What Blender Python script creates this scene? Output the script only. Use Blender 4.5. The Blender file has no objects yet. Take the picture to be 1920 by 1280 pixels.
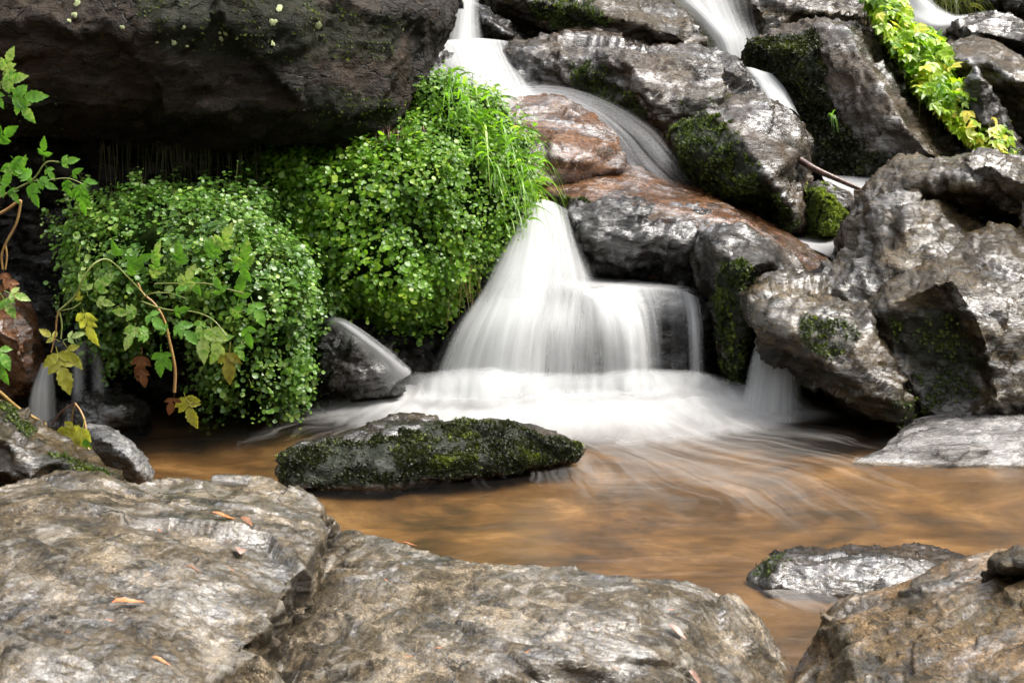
import bpy, bmesh, math, random
import numpy as np
from mathutils import Vector
from mathutils.geometry import delaunay_2d_cdt
R = math.radians
S = bpy.context.scene
COL = S.collection
rng = np.random.default_rng(7)
random.seed(7)

# ------------------------------------------------------------------ camera, sky, sun, exposure
CAM_H, PITCH, LENS = 0.684, 10.0, 50.0
F = 1920 * LENS / 36.0
cam = bpy.data.cameras.new('camera'); cam.lens = LENS; cam.sensor_width = 36
cam.clip_start, cam.clip_end = 0.05, 200
cam.dof.use_dof = True; cam.dof.focus_distance = 2.9; cam.dof.aperture_fstop = 28
co = bpy.data.objects.new('camera', cam); COL.objects.link(co)
co.location = (0, 0, CAM_H); co.rotation_euler = (R(90 - PITCH), 0, 0)
S.camera = co

SUN_EL, SUN_AZ = 60.0, 88.0          # azimuth from +Y (behind the fall) towards +X
world = bpy.data.worlds.new('World'); S.world = world; world.use_nodes = True
wn = world.node_tree.nodes; wl = world.node_tree.links
bg = wn['Background']
sky = wn.new('ShaderNodeTexSky'); sky.sky_type = 'NISHITA'; sky.sun_disc = False
sky.sun_elevation = R(SUN_EL); sky.sun_rotation = R(SUN_AZ); sky.dust_density = 4.0; sky.air_density = 1.0
hs = wn.new('ShaderNodeHueSaturation'); hs.inputs['Saturation'].default_value = 0.22
wl.new(sky.outputs[0], hs.inputs['Color'])
wtc = wn.new('ShaderNodeTexCoord'); cl = wn.new('ShaderNodeTexNoise'); cl.inputs['Scale'].default_value = 3.2; cl.inputs['Detail'].default_value = 7; cl.inputs['Roughness'].default_value = .6
cr = wn.new('ShaderNodeValToRGB'); cr.color_ramp.elements[0].position = .43; cr.color_ramp.elements[0].color = (.22, .24, .27, 1); cr.color_ramp.elements[1].position = .58; cr.color_ramp.elements[1].color = (2.1, 2.05, 2.0, 1)
mu = wn.new('ShaderNodeMix'); mu.data_type = 'RGBA'; mu.blend_type = 'MULTIPLY'; mu.inputs[0].default_value = 1.0      # broken cloud pattern, added for patchy reflections on wet rock
wl.new(wtc.outputs['Generated'], cl.inputs['Vector']); wl.new(cl.outputs[0], cr.inputs[0]); wl.new(hs.outputs[0], mu.inputs[6]); wl.new(cr.outputs[0], mu.inputs[7]); wl.new(mu.outputs[2], bg.inputs['Color'])
bg.inputs['Strength'].default_value = 0.15
sl = bpy.data.lights.new('sun', 'SUN'); sl.energy = 1.5; sl.angle = R(32.0); sl.color = (1, .95, .87)
so = bpy.data.objects.new('sun', sl); COL.objects.link(so)
so.rotation_euler = (Vector((math.sin(R(SUN_AZ)) * math.cos(R(SUN_EL)), math.cos(R(SUN_AZ)) * math.cos(R(SUN_EL)), math.sin(R(SUN_EL))))).to_track_quat('Z', 'Y').to_euler()
S.view_settings.view_transform = 'Standard'; S.view_settings.look = 'None'
S.view_settings.exposure = 1.75; S.view_settings.gamma = 1
S.cycles.use_denoising = True
S.cycles.transparent_max_bounces = 40
S.cycles.max_bounces = 8
S.cycles.caustics_reflective = False; S.cycles.caustics_refractive = False
S.cycles.sample_clamp_indirect = 4

# ------------------------------------------------------------------ pixel (1920x1280 photograph) -> world point at a real distance or height
cp, sp = math.cos(R(PITCH)), math.sin(R(PITCH))
def ray(px, py):
    x, y = (px - 960) / F, (640 - py) / F
    return np.array([x, cp + y * sp, -sp + y * cp])
def PY(px, py, Y):
    d = ray(px, py); return np.array([0, 0, CAM_H]) + d * (Y / d[1])
def PZ(px, py, z):
    d = ray(px, py); return np.array([0, 0, CAM_H]) + d * ((z - CAM_H) / d[2])
def project(p):
    q = p - np.array([0, 0, CAM_H])
    f = q[:, 1] * cp - q[:, 2] * sp; u = q[:, 1] * sp + q[:, 2] * cp
    return np.stack([960 + F * q[:, 0] / f, 640 - F * u / f], 1)
def in_poly(pts, poly):
    poly = np.asarray(poly, float); x, y = pts[:, 0], pts[:, 1]
    c = np.zeros(len(pts), bool); j = len(poly) - 1
    for i in range(len(poly)):
        xi, yi = poly[i]; xj, yj = poly[j]
        if yi != yj:
            c ^= ((yi > y) != (yj > y)) & (x < (xj - xi) * (y - yi) / (yj - yi) + xi)
        j = i
    return c

# ------------------------------------------------------------------ noise
def hsh(ix, iy, iz, s):
    h = (ix * 374761393 + iy * 668265263 + iz * 2147483647 + s * 1274126177) & 0xffffffff
    h = ((h ^ (h >> 13)) * 1274126177) & 0xffffffff
    h = ((h ^ (h >> 15)) * 2246822519) & 0xffffffff
    return ((h ^ (h >> 16)) & 0xffffff) / float(0xffffff)
def vnoise(p, s=0):
    i = np.floor(p).astype(np.int64); f = p - i; f = f * f * f * (f * (f * 6 - 15) + 10)
    r = 0
    for dx in (0, 1):
        wx = f[:, 0] if dx else 1 - f[:, 0]
        for dy in (0, 1):
            wy = f[:, 1] if dy else 1 - f[:, 1]
            for dz in (0, 1):
                wz = f[:, 2] if dz else 1 - f[:, 2]
                r = r + wx * wy * wz * hsh(i[:, 0] + dx, i[:, 1] + dy, i[:, 2] + dz, s)
    return r * 2 - 1
def fbm(p, s=0, o=4):
    a, r, q = 1.0, 0, p
    for k in range(o):
        r = r + a * vnoise(q, s + k * 17); q = q * 2.03 + 11.3; a *= .5
    return r / 1.7
def ridged(p, s=0, o=3):
    a, r, q = 1.0, 0, p
    for k in range(o):
        r = r + a * (1 - 2 * np.abs(vnoise(q, s + k * 13))); q = q * 2.1 + 5.1; a *= .5
    return r / 1.75
def chips(p, s=0):
    """flat chips: every cell of a jittered lattice gets its own tilted plane"""
    i = np.floor(p).astype(np.int64)
    best = np.full(len(p), 1e9); out = np.zeros(len(p))
    for dx in (-1, 0, 1):
        for dy in (-1, 0, 1):
            for dz in (-1, 0, 1):
                c = i + np.array([dx, dy, dz])
                j = np.stack([hsh(c[:, 0], c[:, 1], c[:, 2], s + k) for k in range(3)], 1)
                v = p - (c + j); d = (v * v).sum(1)
                t = np.stack([hsh(c[:, 0], c[:, 1], c[:, 2], s + 5 + k) for k in range(3)], 1) * 2 - 1
                h = (v * t).sum(1) + .6 * (hsh(c[:, 0], c[:, 1], c[:, 2], s + 9) - .5)
                m = d < best; best = np.where(m, d, best); out = np.where(m, h, out)
    return out

# ------------------------------------------------------------------ materials
class N:
    def __init__(s, name):
        s.m = bpy.data.materials.new(name); s.m.use_nodes = True
        s.t = s.m.node_tree; s.t.nodes.clear(); s.out = s('OutputMaterial')
    def __call__(s, kind, **kw):
        n = s.t.nodes.new('ShaderNode' + kind)
        for k, v in kw.items():
            if k[0] == '_': setattr(n, k[1:], v)
        for k, v in kw.items():
            if k[0] != '_': s.set(n, k, v)
        return n
    def set(s, n, k, v):
        i = n.inputs[int(k[1:])] if k[0] == 'i' and k[1:].isdigit() else n.inputs[k.replace('_', ' ')]
        if isinstance(v, bpy.types.NodeSocket): s.t.links.new(v, i)
        elif isinstance(v, bpy.types.Node): s.t.links.new(v.outputs[0], i)
        else: i.default_value = v
    def ramp(s, fac, stops):
        n = s('ValToRGB'); e = n.color_ramp.elements
        while len(e) > 1: e.remove(e[-1])
        e[0].position, c = stops[0][0], stops[0][1]; e[0].color = c if len(c) == 4 else (*c, 1)
        for p, c in stops[1:]:
            x = e.new(p); x.color = c if len(c) == 4 else (*c, 1)
        s.t.links.new(fac, n.inputs[0]); return n.outputs[0]
    def mix(s, f, a, b, t='MIX'):
        n = s('Mix', _data_type='RGBA', _blend_type=t)
        for k, v in ((0, f), (6, a), (7, b)):
            if isinstance(v, bpy.types.NodeSocket): s.t.links.new(v, n.inputs[k])
            else: n.inputs[k].default_value = v if k == 0 else (v if len(v) == 4 else (*v, 1))
        return n.outputs[2]
    def math(s, op, a, b=0.0, clamp=False):
        n = s('Math', _operation=op, _use_clamp=clamp)
        for k, v in ((0, a), (1, b)):
            if isinstance(v, bpy.types.NodeSocket): s.t.links.new(v, n.inputs[k])
            else: n.inputs[k].default_value = v
        return n.outputs[0]
    def noise(s, vec, scale, detail=6, rough=.6, dist=0.0):
        return s('TexNoise', Vector=vec, Scale=scale, Detail=detail, Roughness=rough, Distortion=dist).outputs[0]
    def bump(s, h, st, dist=.01, n=None):
        b = s('Bump', Height=h, Strength=st, Distance=dist)
        if n is not None: s.t.links.new(n, b.inputs['Normal'])
        return b.outputs[0]
g3 = lambda v: (v, v, v)

def rock_mat(name, dark, mid, light, stain=(.2, .09, .03), stain_amt=.3, rough=(.12, .5), bump=.7, rot=(0, 0, 0), stretch=(1, 1, 4), scale=1.0, moss=(.035, .05, .012), pale=0.0, spec=.25, coat=.0, crough=.10, strata=None, cbump=.40, pat=.52, grain=.35):
    n = N(name)
    tc = n('TexCoord').outputs['Object']
    if strata: rot = tuple(Vector(strata).rotation_difference(Vector((0, 0, 1))).to_euler())
    mp = n('Mapping', Vector=tc, Rotation=rot, Scale=tuple(scale * v for v in stretch)).outputs[0]
    big = n.noise(tc, 3.5 * scale, 5, .6, .4)
    band = n.noise(mp, 5.0, 10, .70, .5)
    fine = n.noise(n('Mapping', Vector=mp, Scale=(1, 1, .6)).outputs[0], 62, 6, .75)
    speck = n.noise(tc, 240 * scale, 3, .7)
    base = n.ramp(band, [(.40, dark), (.47, mid), (.52, mid), (.58, light)])
    vein = n.noise(n('Mapping', Vector=mp, Scale=(1, 1, 2.2)).outputs[0], 11.0, 10, .75, .7)
    base = n.mix(n.ramp(vein, [(.40, g3(.85)), (.49, g3(0))]), base, dark)
    st = n.ramp(big, [(.42, g3(0)), (.62, g3(1))])
    base = n.mix(n.math('MULTIPLY', st, stain_amt), base, stain)
    base = n.mix(.55, base, n.ramp(fine, [(.38, g3(.25)), (.5, g3(1)), (.62, g3(1.7))]), 'MULTIPLY')
    base = n.mix(grain, base, n.ramp(speck, [(.40, g3(.25)), (.60, g3(1.75))]), 'MULTIPLY')
    if pale > 0:
        pl = n.noise(mp, 9, 9, .74, .8)
        base = n.mix(n.math('MULTIPLY', n.ramp(pl, [(.52, g3(0)), (.60, g3(1))]), pale), base, (.42, .39, .34))
    wv = n('VectorMath', _operation='MULTIPLY_ADD'); n.set(wv, 'i0', n('TexNoise', Vector=tc, Scale=14.0 * scale, Detail=5.0).outputs['Color']); wv.inputs[1].default_value = (.16, .16, .16); n.set(wv, 'i2', mp)
    vor = n('TexVoronoi', _feature='DISTANCE_TO_EDGE', Vector=wv.outputs[0], Scale=4.5).outputs[0]
    crack = n.ramp(vor, [(0, g3(0)), (.014, g3(1))])
    some = n.ramp(n.noise(tc, 5 * scale, 3, .5), [(.46, g3(0)), (.56, g3(.85))])
    base = n.mix(n.math('MULTIPLY', some, n.math('SUBTRACT', 1.0, crack)), base, tuple(.25 * v for v in dark))
    at = n('Attribute', _attribute_name='moss').outputs['Fac']
    mm = n.math('MULTIPLY', at, n.ramp(n.noise(tc, 45, 5, .7), [(.18, g3(0)), (.42, g3(1))]))
    base = n.mix(mm, base, n.mix(fine, tuple(.10 * v for v in moss), tuple(.45 * v for v in moss)))
    wet = n.noise(mp, 14, 6, .65, .8)
    ro = n.math('ADD', n.math('MULTIPLY', n.ramp(wet, [(.35, g3(0)), (.62, g3(1))]), rough[1] - rough[0]), rough[0])
    ro = n.math('ADD', ro, n.math('MULTIPLY', mm, .4), True)
    b = n.bump(n.noise(mp, 26, 8, .65, .6), bump, .03)
    b = n.bump(n.noise(tc, 60 * scale, 7, .75), max(bump * .7, .55), .012, b)
    b = n.bump(crack, max(bump, .7), .012, b)
    b = n.bump(speck, .55, .003, b)
    p = n('BsdfPrincipled', Base_Color=base, Roughness=ro, Normal=b)
    p.inputs['Specular IOR Level'].default_value = spec
    if coat:
        mp2 = n('Mapping', Vector=mp, Scale=(.7, .7, 1.7)).outputs[0]
        patch = n.ramp(n.noise(mp, 4.2, 8, .70, .5), [(pat - .08, g3(.12)), (pat + .05, g3(1))])
        crink = n.ramp(n.noise(mp2, 30, 8, .75, .9), [(.40, g3(.05)), (.48, g3(1))])
        film = n.math('MULTIPLY', n.math('MULTIPLY', patch, crink), n.math('SUBTRACT', 1.0, n.math('MULTIPLY', mm, .9)))
        n.set(p, 'Coat Weight', n.math('MULTIPLY', film, coat))
        p.inputs['Coat Roughness'].default_value = crough; p.inputs['Coat IOR'].default_value = 2.15
        cb = n.bump(n.noise(mp, 17, 5, .62, .6), cbump, .018)
        cb = n.bump(n.noise(mp2, 55, 6, .68, .6), cbump * 1.5, .006, cb)
        cb = n.bump(n.noise(mp2, 150, 4, .65), cbump * 1.1, .0022, cb)
        n.t.links.new(cb, p.inputs['Coat Normal'])
    n.set(n.out, 'Surface', p)
    return n.m

def leaf_mat(name, a, b, c=None, rough=.35, trans=.45):
    n = N(name)
    at = n('Attribute', _attribute_name='tint').outputs['Fac']
    tc = n('TexCoord').outputs['Object']
    col = n.ramp(at, [(0, a), (.75, b), (1, c or b)])
    col = n.mix(.5, col, n.ramp(n.noise(tc, 90, 4, .6), [(.3, g3(.55)), (.7, g3(1.4))]), 'MULTIPLY')
    p = n('BsdfPrincipled', Base_Color=col, Roughness=rough, Normal=n.bump(n.noise(tc, 140, 3), .3, .003))
    p.inputs['Specular IOR Level'].default_value = .55
    t = n('BsdfTranslucent', Color=n.mix(1.0, col, (1.5, 1.6, .7), 'MULTIPLY'))
    m = n('MixShader', Fac=trans); n.set(m, 'i1', p); n.set(m, 'i2', t)
    n.set(n.out, 'Surface', m); return n.m

def plain_mat(name, a, b, rough=.5, scale=40, spec=.5):
    n = N(name); tc = n('TexCoord').outputs['Object']
    nz = n.noise(tc, scale, 5, .65)
    p = n('BsdfPrincipled', Base_Color=n.ramp(nz, [(.35, a), (.65, b)]), Roughness=rough, Normal=n.bump(nz, .5, .004))
    p.inputs['Specular IOR Level'].default_value = spec
    n.set(n.out, 'Surface', p); return n.m

def silk_mat(name, sx=55, sy=2.2, k=1.6, col=(.74, .75, .75), gain=1.0, warp=.3, curl=0.0, detail=6):
    """fast water drawn out to silk: white strands, clear between them"""
    n = N(name)
    uv = n('UVMap').outputs[0]
    if curl:
        cn = n('TexNoise', Vector=uv, Scale=3.2, Detail=3.0).outputs['Color']
        vm = n('VectorMath', _operation='MULTIPLY_ADD'); n.set(vm, 'i0', cn); vm.inputs[1].default_value = (curl, curl, 0)
        n.set(vm, 'i2', uv); uv = vm.outputs[0]
    d = n('Attribute', _attribute_name='dens').outputs['Fac']
    n1 = n.noise(n('Mapping', Vector=uv, Scale=(sx, sy, 1)).outputs[0], 1.0, detail, .62, warp)
    n2 = n.noise(n('Mapping', Vector=uv, Scale=(sx * .22, sy * .8, 1)).outputs[0], 1.0, 3, .5, warp)
    nn = n.math('ADD', n.math('MULTIPLY', n1, .6), n.math('MULTIPLY', n2, .4))
    a = n.math('ADD', n.math('MULTIPLY', d, gain), n.math('MULTIPLY', n.math('SUBTRACT', nn, .52), k), True)
    edge = n('MapRange', _interpolation_type='SMOOTHSTEP', Value=d, From_Max=.3).outputs[0]
    a = n.math('MULTIPLY', a, edge, True)
    df = n('BsdfDiffuse', Color=(*col, 1)); tl = n('BsdfTranslucent', Color=(*col, 1))
    w = n('MixShader', Fac=.45); n.set(w, 'i1', df); n.set(w, 'i2', tl)
    tr = n('BsdfTransparent')
    m = n('MixShader', Fac=a); n.set(m, 'i1', tr); n.set(m, 'i2', w)
    n.set(n.out, 'Surface', m); return n.m

# ------------------------------------------------------------------ object helpers
def tag(o, label=None, cat=None, group=None, kind=None):
    for k, v in (('label', label), ('category', cat), ('group', group), ('kind', kind)):
        if v: o[k] = v
    return o
def link(name, me, mat=None, parent=None, recenter=True):
    v = np.empty(len(me.vertices) * 3); me.vertices.foreach_get('co', v); v = v.reshape(-1, 3)
    o = bpy.data.objects.new(name, me)
    if recenter and len(v):
        c = np.array([v[:, 0].mean(), v[:, 1].mean(), v[:, 2].min()])
        if parent is not None: c = np.array(parent.location)
        me.vertices.foreach_set('co', (v - c).ravel()); me.update()
        if parent is None: o.location = c
    if mat: me.materials.append(mat)
    COL.objects.link(o)
    if parent is not None: o.parent = parent
    return o
def mesh(name, v, f, smooth=True):
    me = bpy.data.meshes.new(name)
    v = np.asarray(v, float)
    if isinstance(f, np.ndarray):
        k = f.shape[1]
        me.vertices.add(len(v)); me.vertices.foreach_set('co', v.ravel())
        me.loops.add(f.size); me.loops.foreach_set('vertex_index', f.ravel().astype(np.int32))
        me.polygons.add(len(f)); me.polygons.foreach_set('loop_start', np.arange(0, f.size, k, dtype=np.int32))
        me.update(calc_edges=True); me.validate()
    else:
        me.from_pydata([tuple(x) for x in v], [], [tuple(x) for x in f]); me.update()
    if smooth: me.polygons.foreach_set('use_smooth', np.ones(len(me.polygons), bool))
    return me
def attr(me, name, vals):
    a = me.attributes.new(name, 'FLOAT', 'POINT'); a.data.foreach_set('value', np.asarray(vals, np.float32))
def vco(me):
    v = np.empty(len(me.vertices) * 3); me.vertices.foreach_get('co', v); return v.reshape(-1, 3)
def vno(me):
    v = np.empty(len(me.vertices) * 3); me.vertices.foreach_get('normal', v); return v.reshape(-1, 3)
def remesh(me, vox, smooth):
    o = bpy.data.objects.new('tmp', me); COL.objects.link(o)
    r = o.modifiers.new('r', 'REMESH'); r.mode = 'VOXEL'; r.voxel_size = vox
    if smooth:
        s = o.modifiers.new('s', 'SMOOTH'); s.factor = .5; s.iterations = smooth
    dg = bpy.context.evaluated_depsgraph_get()
    m2 = bpy.data.meshes.new_from_object(o.evaluated_get(dg))
    bpy.data.objects.remove(o); return m2

ROCKS = {}
def rock(name, label, cat, outline, ridges, mat, Y=None, mode='Y', thick=.5, back=(0, .85, -.5), vox=.009, smooth=3, amp=.016, L=.16,
         strata=(.3, -.3, .9), step=.35, seed=1, moss=(), moss_n=0, moss_mat=None, moss_size=.007, key=None, shrink=.6, group=None, bed=.05):
    fn = PZ if mode == 'z' else PY
    def p3(q): return fn(q[0], q[1], q[2] if len(q) > 2 else Y)
    pts2, p3d, edges = [], [], []
    for q in outline:
        pts2.append(Vector((q[0], q[1]))); p3d.append(p3(q))
    no = len(outline)
    edges += [(i, (i + 1) % no) for i in range(no)]
    for line in ridges:
        prev = None
        for q in line:
            pts2.append(Vector((q[0], q[1]))); p3d.append(p3(q)); i = len(pts2) - 1
            if prev is not None: edges.append((prev, i))
            prev = i
    ov, oe, of, vmap, _, _ = delaunay_2d_cdt(pts2, edges, [list(range(no))], 2, 1e-4)
    verts = []
    for k, v in enumerate(ov):
        if vmap[k]: verts.append(p3d[vmap[k][0]])
        else:
            ds = sorted(((v - q).length, i) for i, q in enumerate(pts2))[:2]
            wts = [1 / (d + 1e-3) for d, _ in ds]
            verts.append(sum(p3d[i] * w for (d, i), w in zip(ds, wts)) / sum(wts))
    bm = bmesh.new()
    bv = [bm.verts.new(v) for v in verts]
    for f in of:
        try: bm.faces.new([bv[i] for i in f])
        except ValueError: pass
    bnd = [e for e in bm.edges if len(e.link_faces) == 1]
    loop = [bnd[0].verts[0], bnd[0].verts[1]]; es = {v: [] for e in bnd for v in e.verts}
    for e in bnd:
        for v in e.verts: es[v].append(e)
    le = bnd[0]
    while True:
        ne = [e for e in es[loop[-1]] if e != le][0]; le = ne
        nv = ne.other_vert(loop[-1])
        if nv == loop[0]: break
        loop.append(nv)
    c = sum((np.array(v.co) for v in loop), np.zeros(3)) / len(loop)
    bk = np.array(back, float); bk /= np.linalg.norm(bk)
    prev = loop
    for s, t in ((.97, .4), (shrink, 1.0)):
        ring = [bm.verts.new(c + (np.array(v.co) - c) * s + bk * thick * t) for v in loop]
        for i in range(len(loop)):
            j = (i + 1) % len(loop); bm.faces.new([prev[i], prev[j], ring[j], ring[i]])
        prev = ring
    cv = bm.verts.new(c + bk * thick * 1.12)
    for i in range(len(loop)): bm.faces.new([prev[i], prev[(i + 1) % len(loop)], cv])
    bmesh.ops.recalc_face_normals(bm, faces=bm.faces)
    me = bpy.data.meshes.new(name); bm.to_mesh(me); bm.free()
    me = remesh(me, vox, smooth)
    p, nn = vco(me), vno(me)
    sn = np.array(strata, float); sn /= np.linalg.norm(sn)
    q = p + sn * (p @ sn)[:, None] * 2.0                    # squeezed across the layers
    w = p + .05 * np.stack([fbm(p / .2, seed + 40 + k, 2) for k in range(3)], 1)
    t = (p @ sn) / bed + 1.6 * fbm(p / (L * 1.6), seed + 3, 3)
    fr = t - np.floor(t); saw = np.where(fr < .8, fr / .8, (1 - fr) / .2)
    d = amp * (.32 * fbm(p / L, seed, 2) + 1.25 * chips(w / (L * 1.1), seed + 60) + .60 * chips((w + sn * (w @ sn)[:, None] * 1.5) / (L * .42), seed + 80)
               + .24 * chips((w + sn * (w @ sn)[:, None] * 2.5) / (L * .17), seed + 95) + .13 * chips((w + sn * (w @ sn)[:, None] * 3) / (L * .075), seed + 99) + .14 * ridged(q / (L * .30), seed + 5, 4) + step * (saw - .5) * (.5 + .5 * vnoise(p / (L * 1.3), seed + 8)))
    p = p + nn * d[:, None]
    me.vertices.foreach_set('co', p.ravel()); me.update()
    me.polygons.foreach_set('use_smooth', np.ones(len(me.polygons), bool))
    px = project(p); mk = np.zeros(len(p))
    nn = vno(me); tocam = np.array([0, 0, CAM_H]) - p
    front = (nn * tocam).sum(1) > 0
    for poly, k in moss:
        soft = px + 14 * np.stack([fbm(p / .03, seed + 21, 3), fbm(p / .03, seed + 22, 3)], 1)
        mk = np.maximum(mk, in_poly(soft, poly) * k)
    mk = mk * front
    attr(me, 'moss', mk)
    o = link(name, me, mat); tag(o, label, cat, group)
    if moss_n and mk.max() > 0:
        tr = fbm(p / .045, seed + 31, 4) + .35 * fbm(p / .012, seed + 32, 2)
        wgt = mk * np.clip((tr + .25) * 2.2, 0.02, 1)
        idx = rng.choice(len(p), size=moss_n, p=wgt / wgt.sum())
        tufts('moss', p[idx], nn[idx], moss_mat or M['moss'], o, moss_size)
    ROCKS[key or name] = (o, p, nn)
    return o

def frames(z, up=None):
    z = z / np.maximum(np.linalg.norm(z, axis=1, keepdims=True), 1e-9)
    a = rng.normal(size=z.shape) if up is None else np.broadcast_to(up, z.shape) + rng.normal(size=z.shape) * .35
    x = np.cross(a, z); x /= np.maximum(np.linalg.norm(x, axis=1, keepdims=True), 1e-9)
    y = np.cross(z, x); return x, y, z
def stamp(tv, tf, pos, x, y, z, sc):
    tv = np.asarray(tv, float); k = len(tv)
    v = pos[:, None, :] + sc[:, None, None] * (tv[None, :, 0, None] * x[:, None] + tv[None, :, 1, None] * y[:, None] + tv[None, :, 2, None] * z[:, None])
    f = np.asarray(tf)[None] + (np.arange(len(pos)) * k)[:, None, None]
    return v.reshape(-1, 3), f.reshape(-1, f.shape[-1]), k
def tufts(name, pos, nrm, mat, parent, size):
    tv, tf = [], []
    for i in range(5):
        a = i * 2.4; ca, sa = math.cos(a), math.sin(a); b = len(tv)
        tv += [(-.2 * sa, .2 * ca, 0), (.2 * sa, -.2 * ca, 0), (.9 * ca, .9 * sa, .55), (.5 * ca - .25 * sa, .5 * sa + .25 * ca, .5)]
        tf += [(b, b + 1, b + 2), (b, b + 2, b + 3)]
    pos = pos + nrm * .001
    x, y, z = frames(nrm + rng.normal(size=nrm.shape) * .45 + np.array([0, 0, -.15]))
    v, f, k = stamp(tv, np.array(tf), pos, x, y, z, size * rng.uniform(.5, 1.4, len(pos)))
    me = mesh(name, v, f, False)
    cl = np.clip(.5 + .5 * fbm(pos / .04, 77, 2) + rng.normal(size=len(pos)) * .18, 0, 1)
    attr(me, 'tint', np.repeat(cl, k)[:len(me.vertices)])
    return link(name, me, mat, parent)
def tube(pts, r0, r1=None, sides=6, sub=5, name='stem'):
    P = np.array(pts, float); r1 = r0 if r1 is None else r1
    P = crom(P, (len(P) - 1) * sub + 1)
    n = len(P); T = np.gradient(P, axis=0); T /= np.linalg.norm(T, axis=1, keepdims=True) + 1e-9
    a = np.cross(T, np.array([.31, .9, .2])); a /= np.linalg.norm(a, axis=1, keepdims=True); b = np.cross(T, a)
    rr = np.linspace(r0, r1, n); an = np.arange(sides) * 2 * math.pi / sides
    v = P[:, None] + rr[:, None, None] * (np.cos(an)[None, :, None] * a[:, None] + np.sin(an)[None, :, None] * b[:, None])
    f = [(i * sides + j, i * sides + (j + 1) % sides, (i + 1) * sides + (j + 1) % sides, (i + 1) * sides + j) for i in range(n - 1) for j in range(sides)]
    return v.reshape(-1, 3), np.array(f)
def join(parts):
    V, Fc, o = [], [], 0
    for v, f in parts: V.append(v); Fc.append(f + o); o += len(v)
    return np.concatenate(V), np.concatenate(Fc)
def crom(P, n):
    P = np.asarray(P, float); m = len(P)
    if m == 2: return P[0] + (P[1] - P[0]) * np.linspace(0, 1, n)[:, None]
    E = np.concatenate([[2 * P[0] - P[1]], P, [2 * P[-1] - P[-2]]])
    t = np.linspace(0, m - 1, n); i = np.minimum(t.astype(int), m - 2); f = (t - i)[:, None]
    a, b, c, d = E[i], E[i + 1], E[i + 2], E[i + 3]
    return .5 * (2 * b + (c - a) * f + (2 * a - 5 * b + 4 * c - d) * f ** 2 + (3 * b - a - 3 * c + d) * f ** 3)
def sheet(name, label, guides, mat, nu=60, nv=60, mode='Y', wob=.0012, seed=0, kind='structure', cat='water', off=0.0, dens=1.0, parent=None):
    fn = PZ if mode == 'z' else PY
    G = []
    for g in guides:
        q = np.array([[*fn(a[0], a[1], a[2] - (off if mode == 'Y' else 0)), a[3]] for a in g]); G.append(crom(q, nv))
    G = np.array(G)                                         # guide, v, 4
    A = np.stack([crom(G[:, j], nu) for j in range(nv)], 1)  # u, v, 4
    X = A[..., :3]; D = np.clip(A[..., 3], 0, 1) * dens
    wu = np.linalg.norm(np.diff(X, axis=0), axis=2).mean(1).cumsum(); wu = np.concatenate([[0], wu])
    lv = np.linalg.norm(np.diff(X, axis=1), axis=2).mean(0).cumsum(); lv = np.concatenate([[0], lv])
    UU = np.stack(np.broadcast_arrays(wu[:, None], lv[None]), -1).reshape(-1, 2)
    q = np.concatenate([UU * np.array([45, 3.0]), np.full((len(UU), 1), seed * 7.7)], 1)
    X = X.reshape(-1, 3).copy(); bmp = wob * fbm(q, seed + 90, 3)
    if mode == 'z': X[:, 2] += bmp
    else: X[:, 1] += bmp
    idx = np.arange(nu * nv).reshape(nu, nv)
    f = np.stack([idx[:-1, :-1], idx[1:, :-1], idx[1:, 1:], idx[:-1, 1:]], -1).reshape(-1, 4)
    me = mesh(name, X, f)
    attr(me, 'dens', D.ravel())
    uvl = me.uv_layers.new(name='UVMap'); li = np.empty(len(me.loops), np.int32); me.loops.foreach_get('vertex_index', li)
    uvl.data.foreach_set('uv', (UU + np.array([seed * 1.37, seed * .71]))[li].ravel().astype(np.float32))
    o = link(name, me, mat, parent)
    if parent is None: tag(o, label, cat, None, kind)
    return o

# ------------------------------------------------------------------ palette
M = {}
M['over'] = rock_mat('overhang_rock', (.005, .0034, .002), (.016, .011, .006), (.042, .029, .017), (.038, .020, .007), .5, (.3, .65), .9, (0, .3, 0), (1, 1, 2.5), .9, spec=.3)
M['wet'] = rock_mat('wet_grey_rock', (.004, .0032, .0022), (.016, .0125, .008), (.055, .045, .030), (.13, .075, .03), .35, (.1, .3), .5, (0, .5, .3), (1, 1, 3), 1.0, coat=1.0, strata=(.35,-.3,.8), cbump=.34, pat=.535)
M['black'] = rock_mat('black_wet_rock', (.005, .0045, .004), (.013, .011, .009), (.034, .029, .024), (.03, .017, .007), .3, (.1, .35), 1.0, (0, .4, 0), (1, 1, 2.5), coat=.75, crough=.1, strata=(.4, -.3, .8))
M['brown'] = rock_mat('brown_film_rock', (.018, .008, .003), (.085, .036, .012), (.17, .080, .030), (.19, .072, .016), .5, (.08, .22), .6, (.2, .25, .2), (1.2, 1, 4), 1.1, coat=1.0, strata=(.25,-.35,.9))
M['tan'] = rock_mat('tan_gneiss', (.005, .0036, .0015), (.031, .021, .007), (.10, .070, .030), (.066, .039, .008), .5, (.16, .5), .5, (.3, .5, .5), (1, 1, 4), 1.0, pale=.08, coat=.85, strata=(.65,-.25,.6), cbump=.34, pat=.545)
M['tanfg'] = rock_mat('foreground_gneiss', (.017, .012, .005), (.100, .073, .039), (.28, .22, .145), (.045, .032, .010), .45, (.3, .7), .42, (.15, .2, .55), (1.2, 1, 2.5), 1.5, pale=.38, coat=1.0, crough=.13, pat=.505, grain=.6, cbump=.34, strata=(.42,.55,.7))
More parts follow.
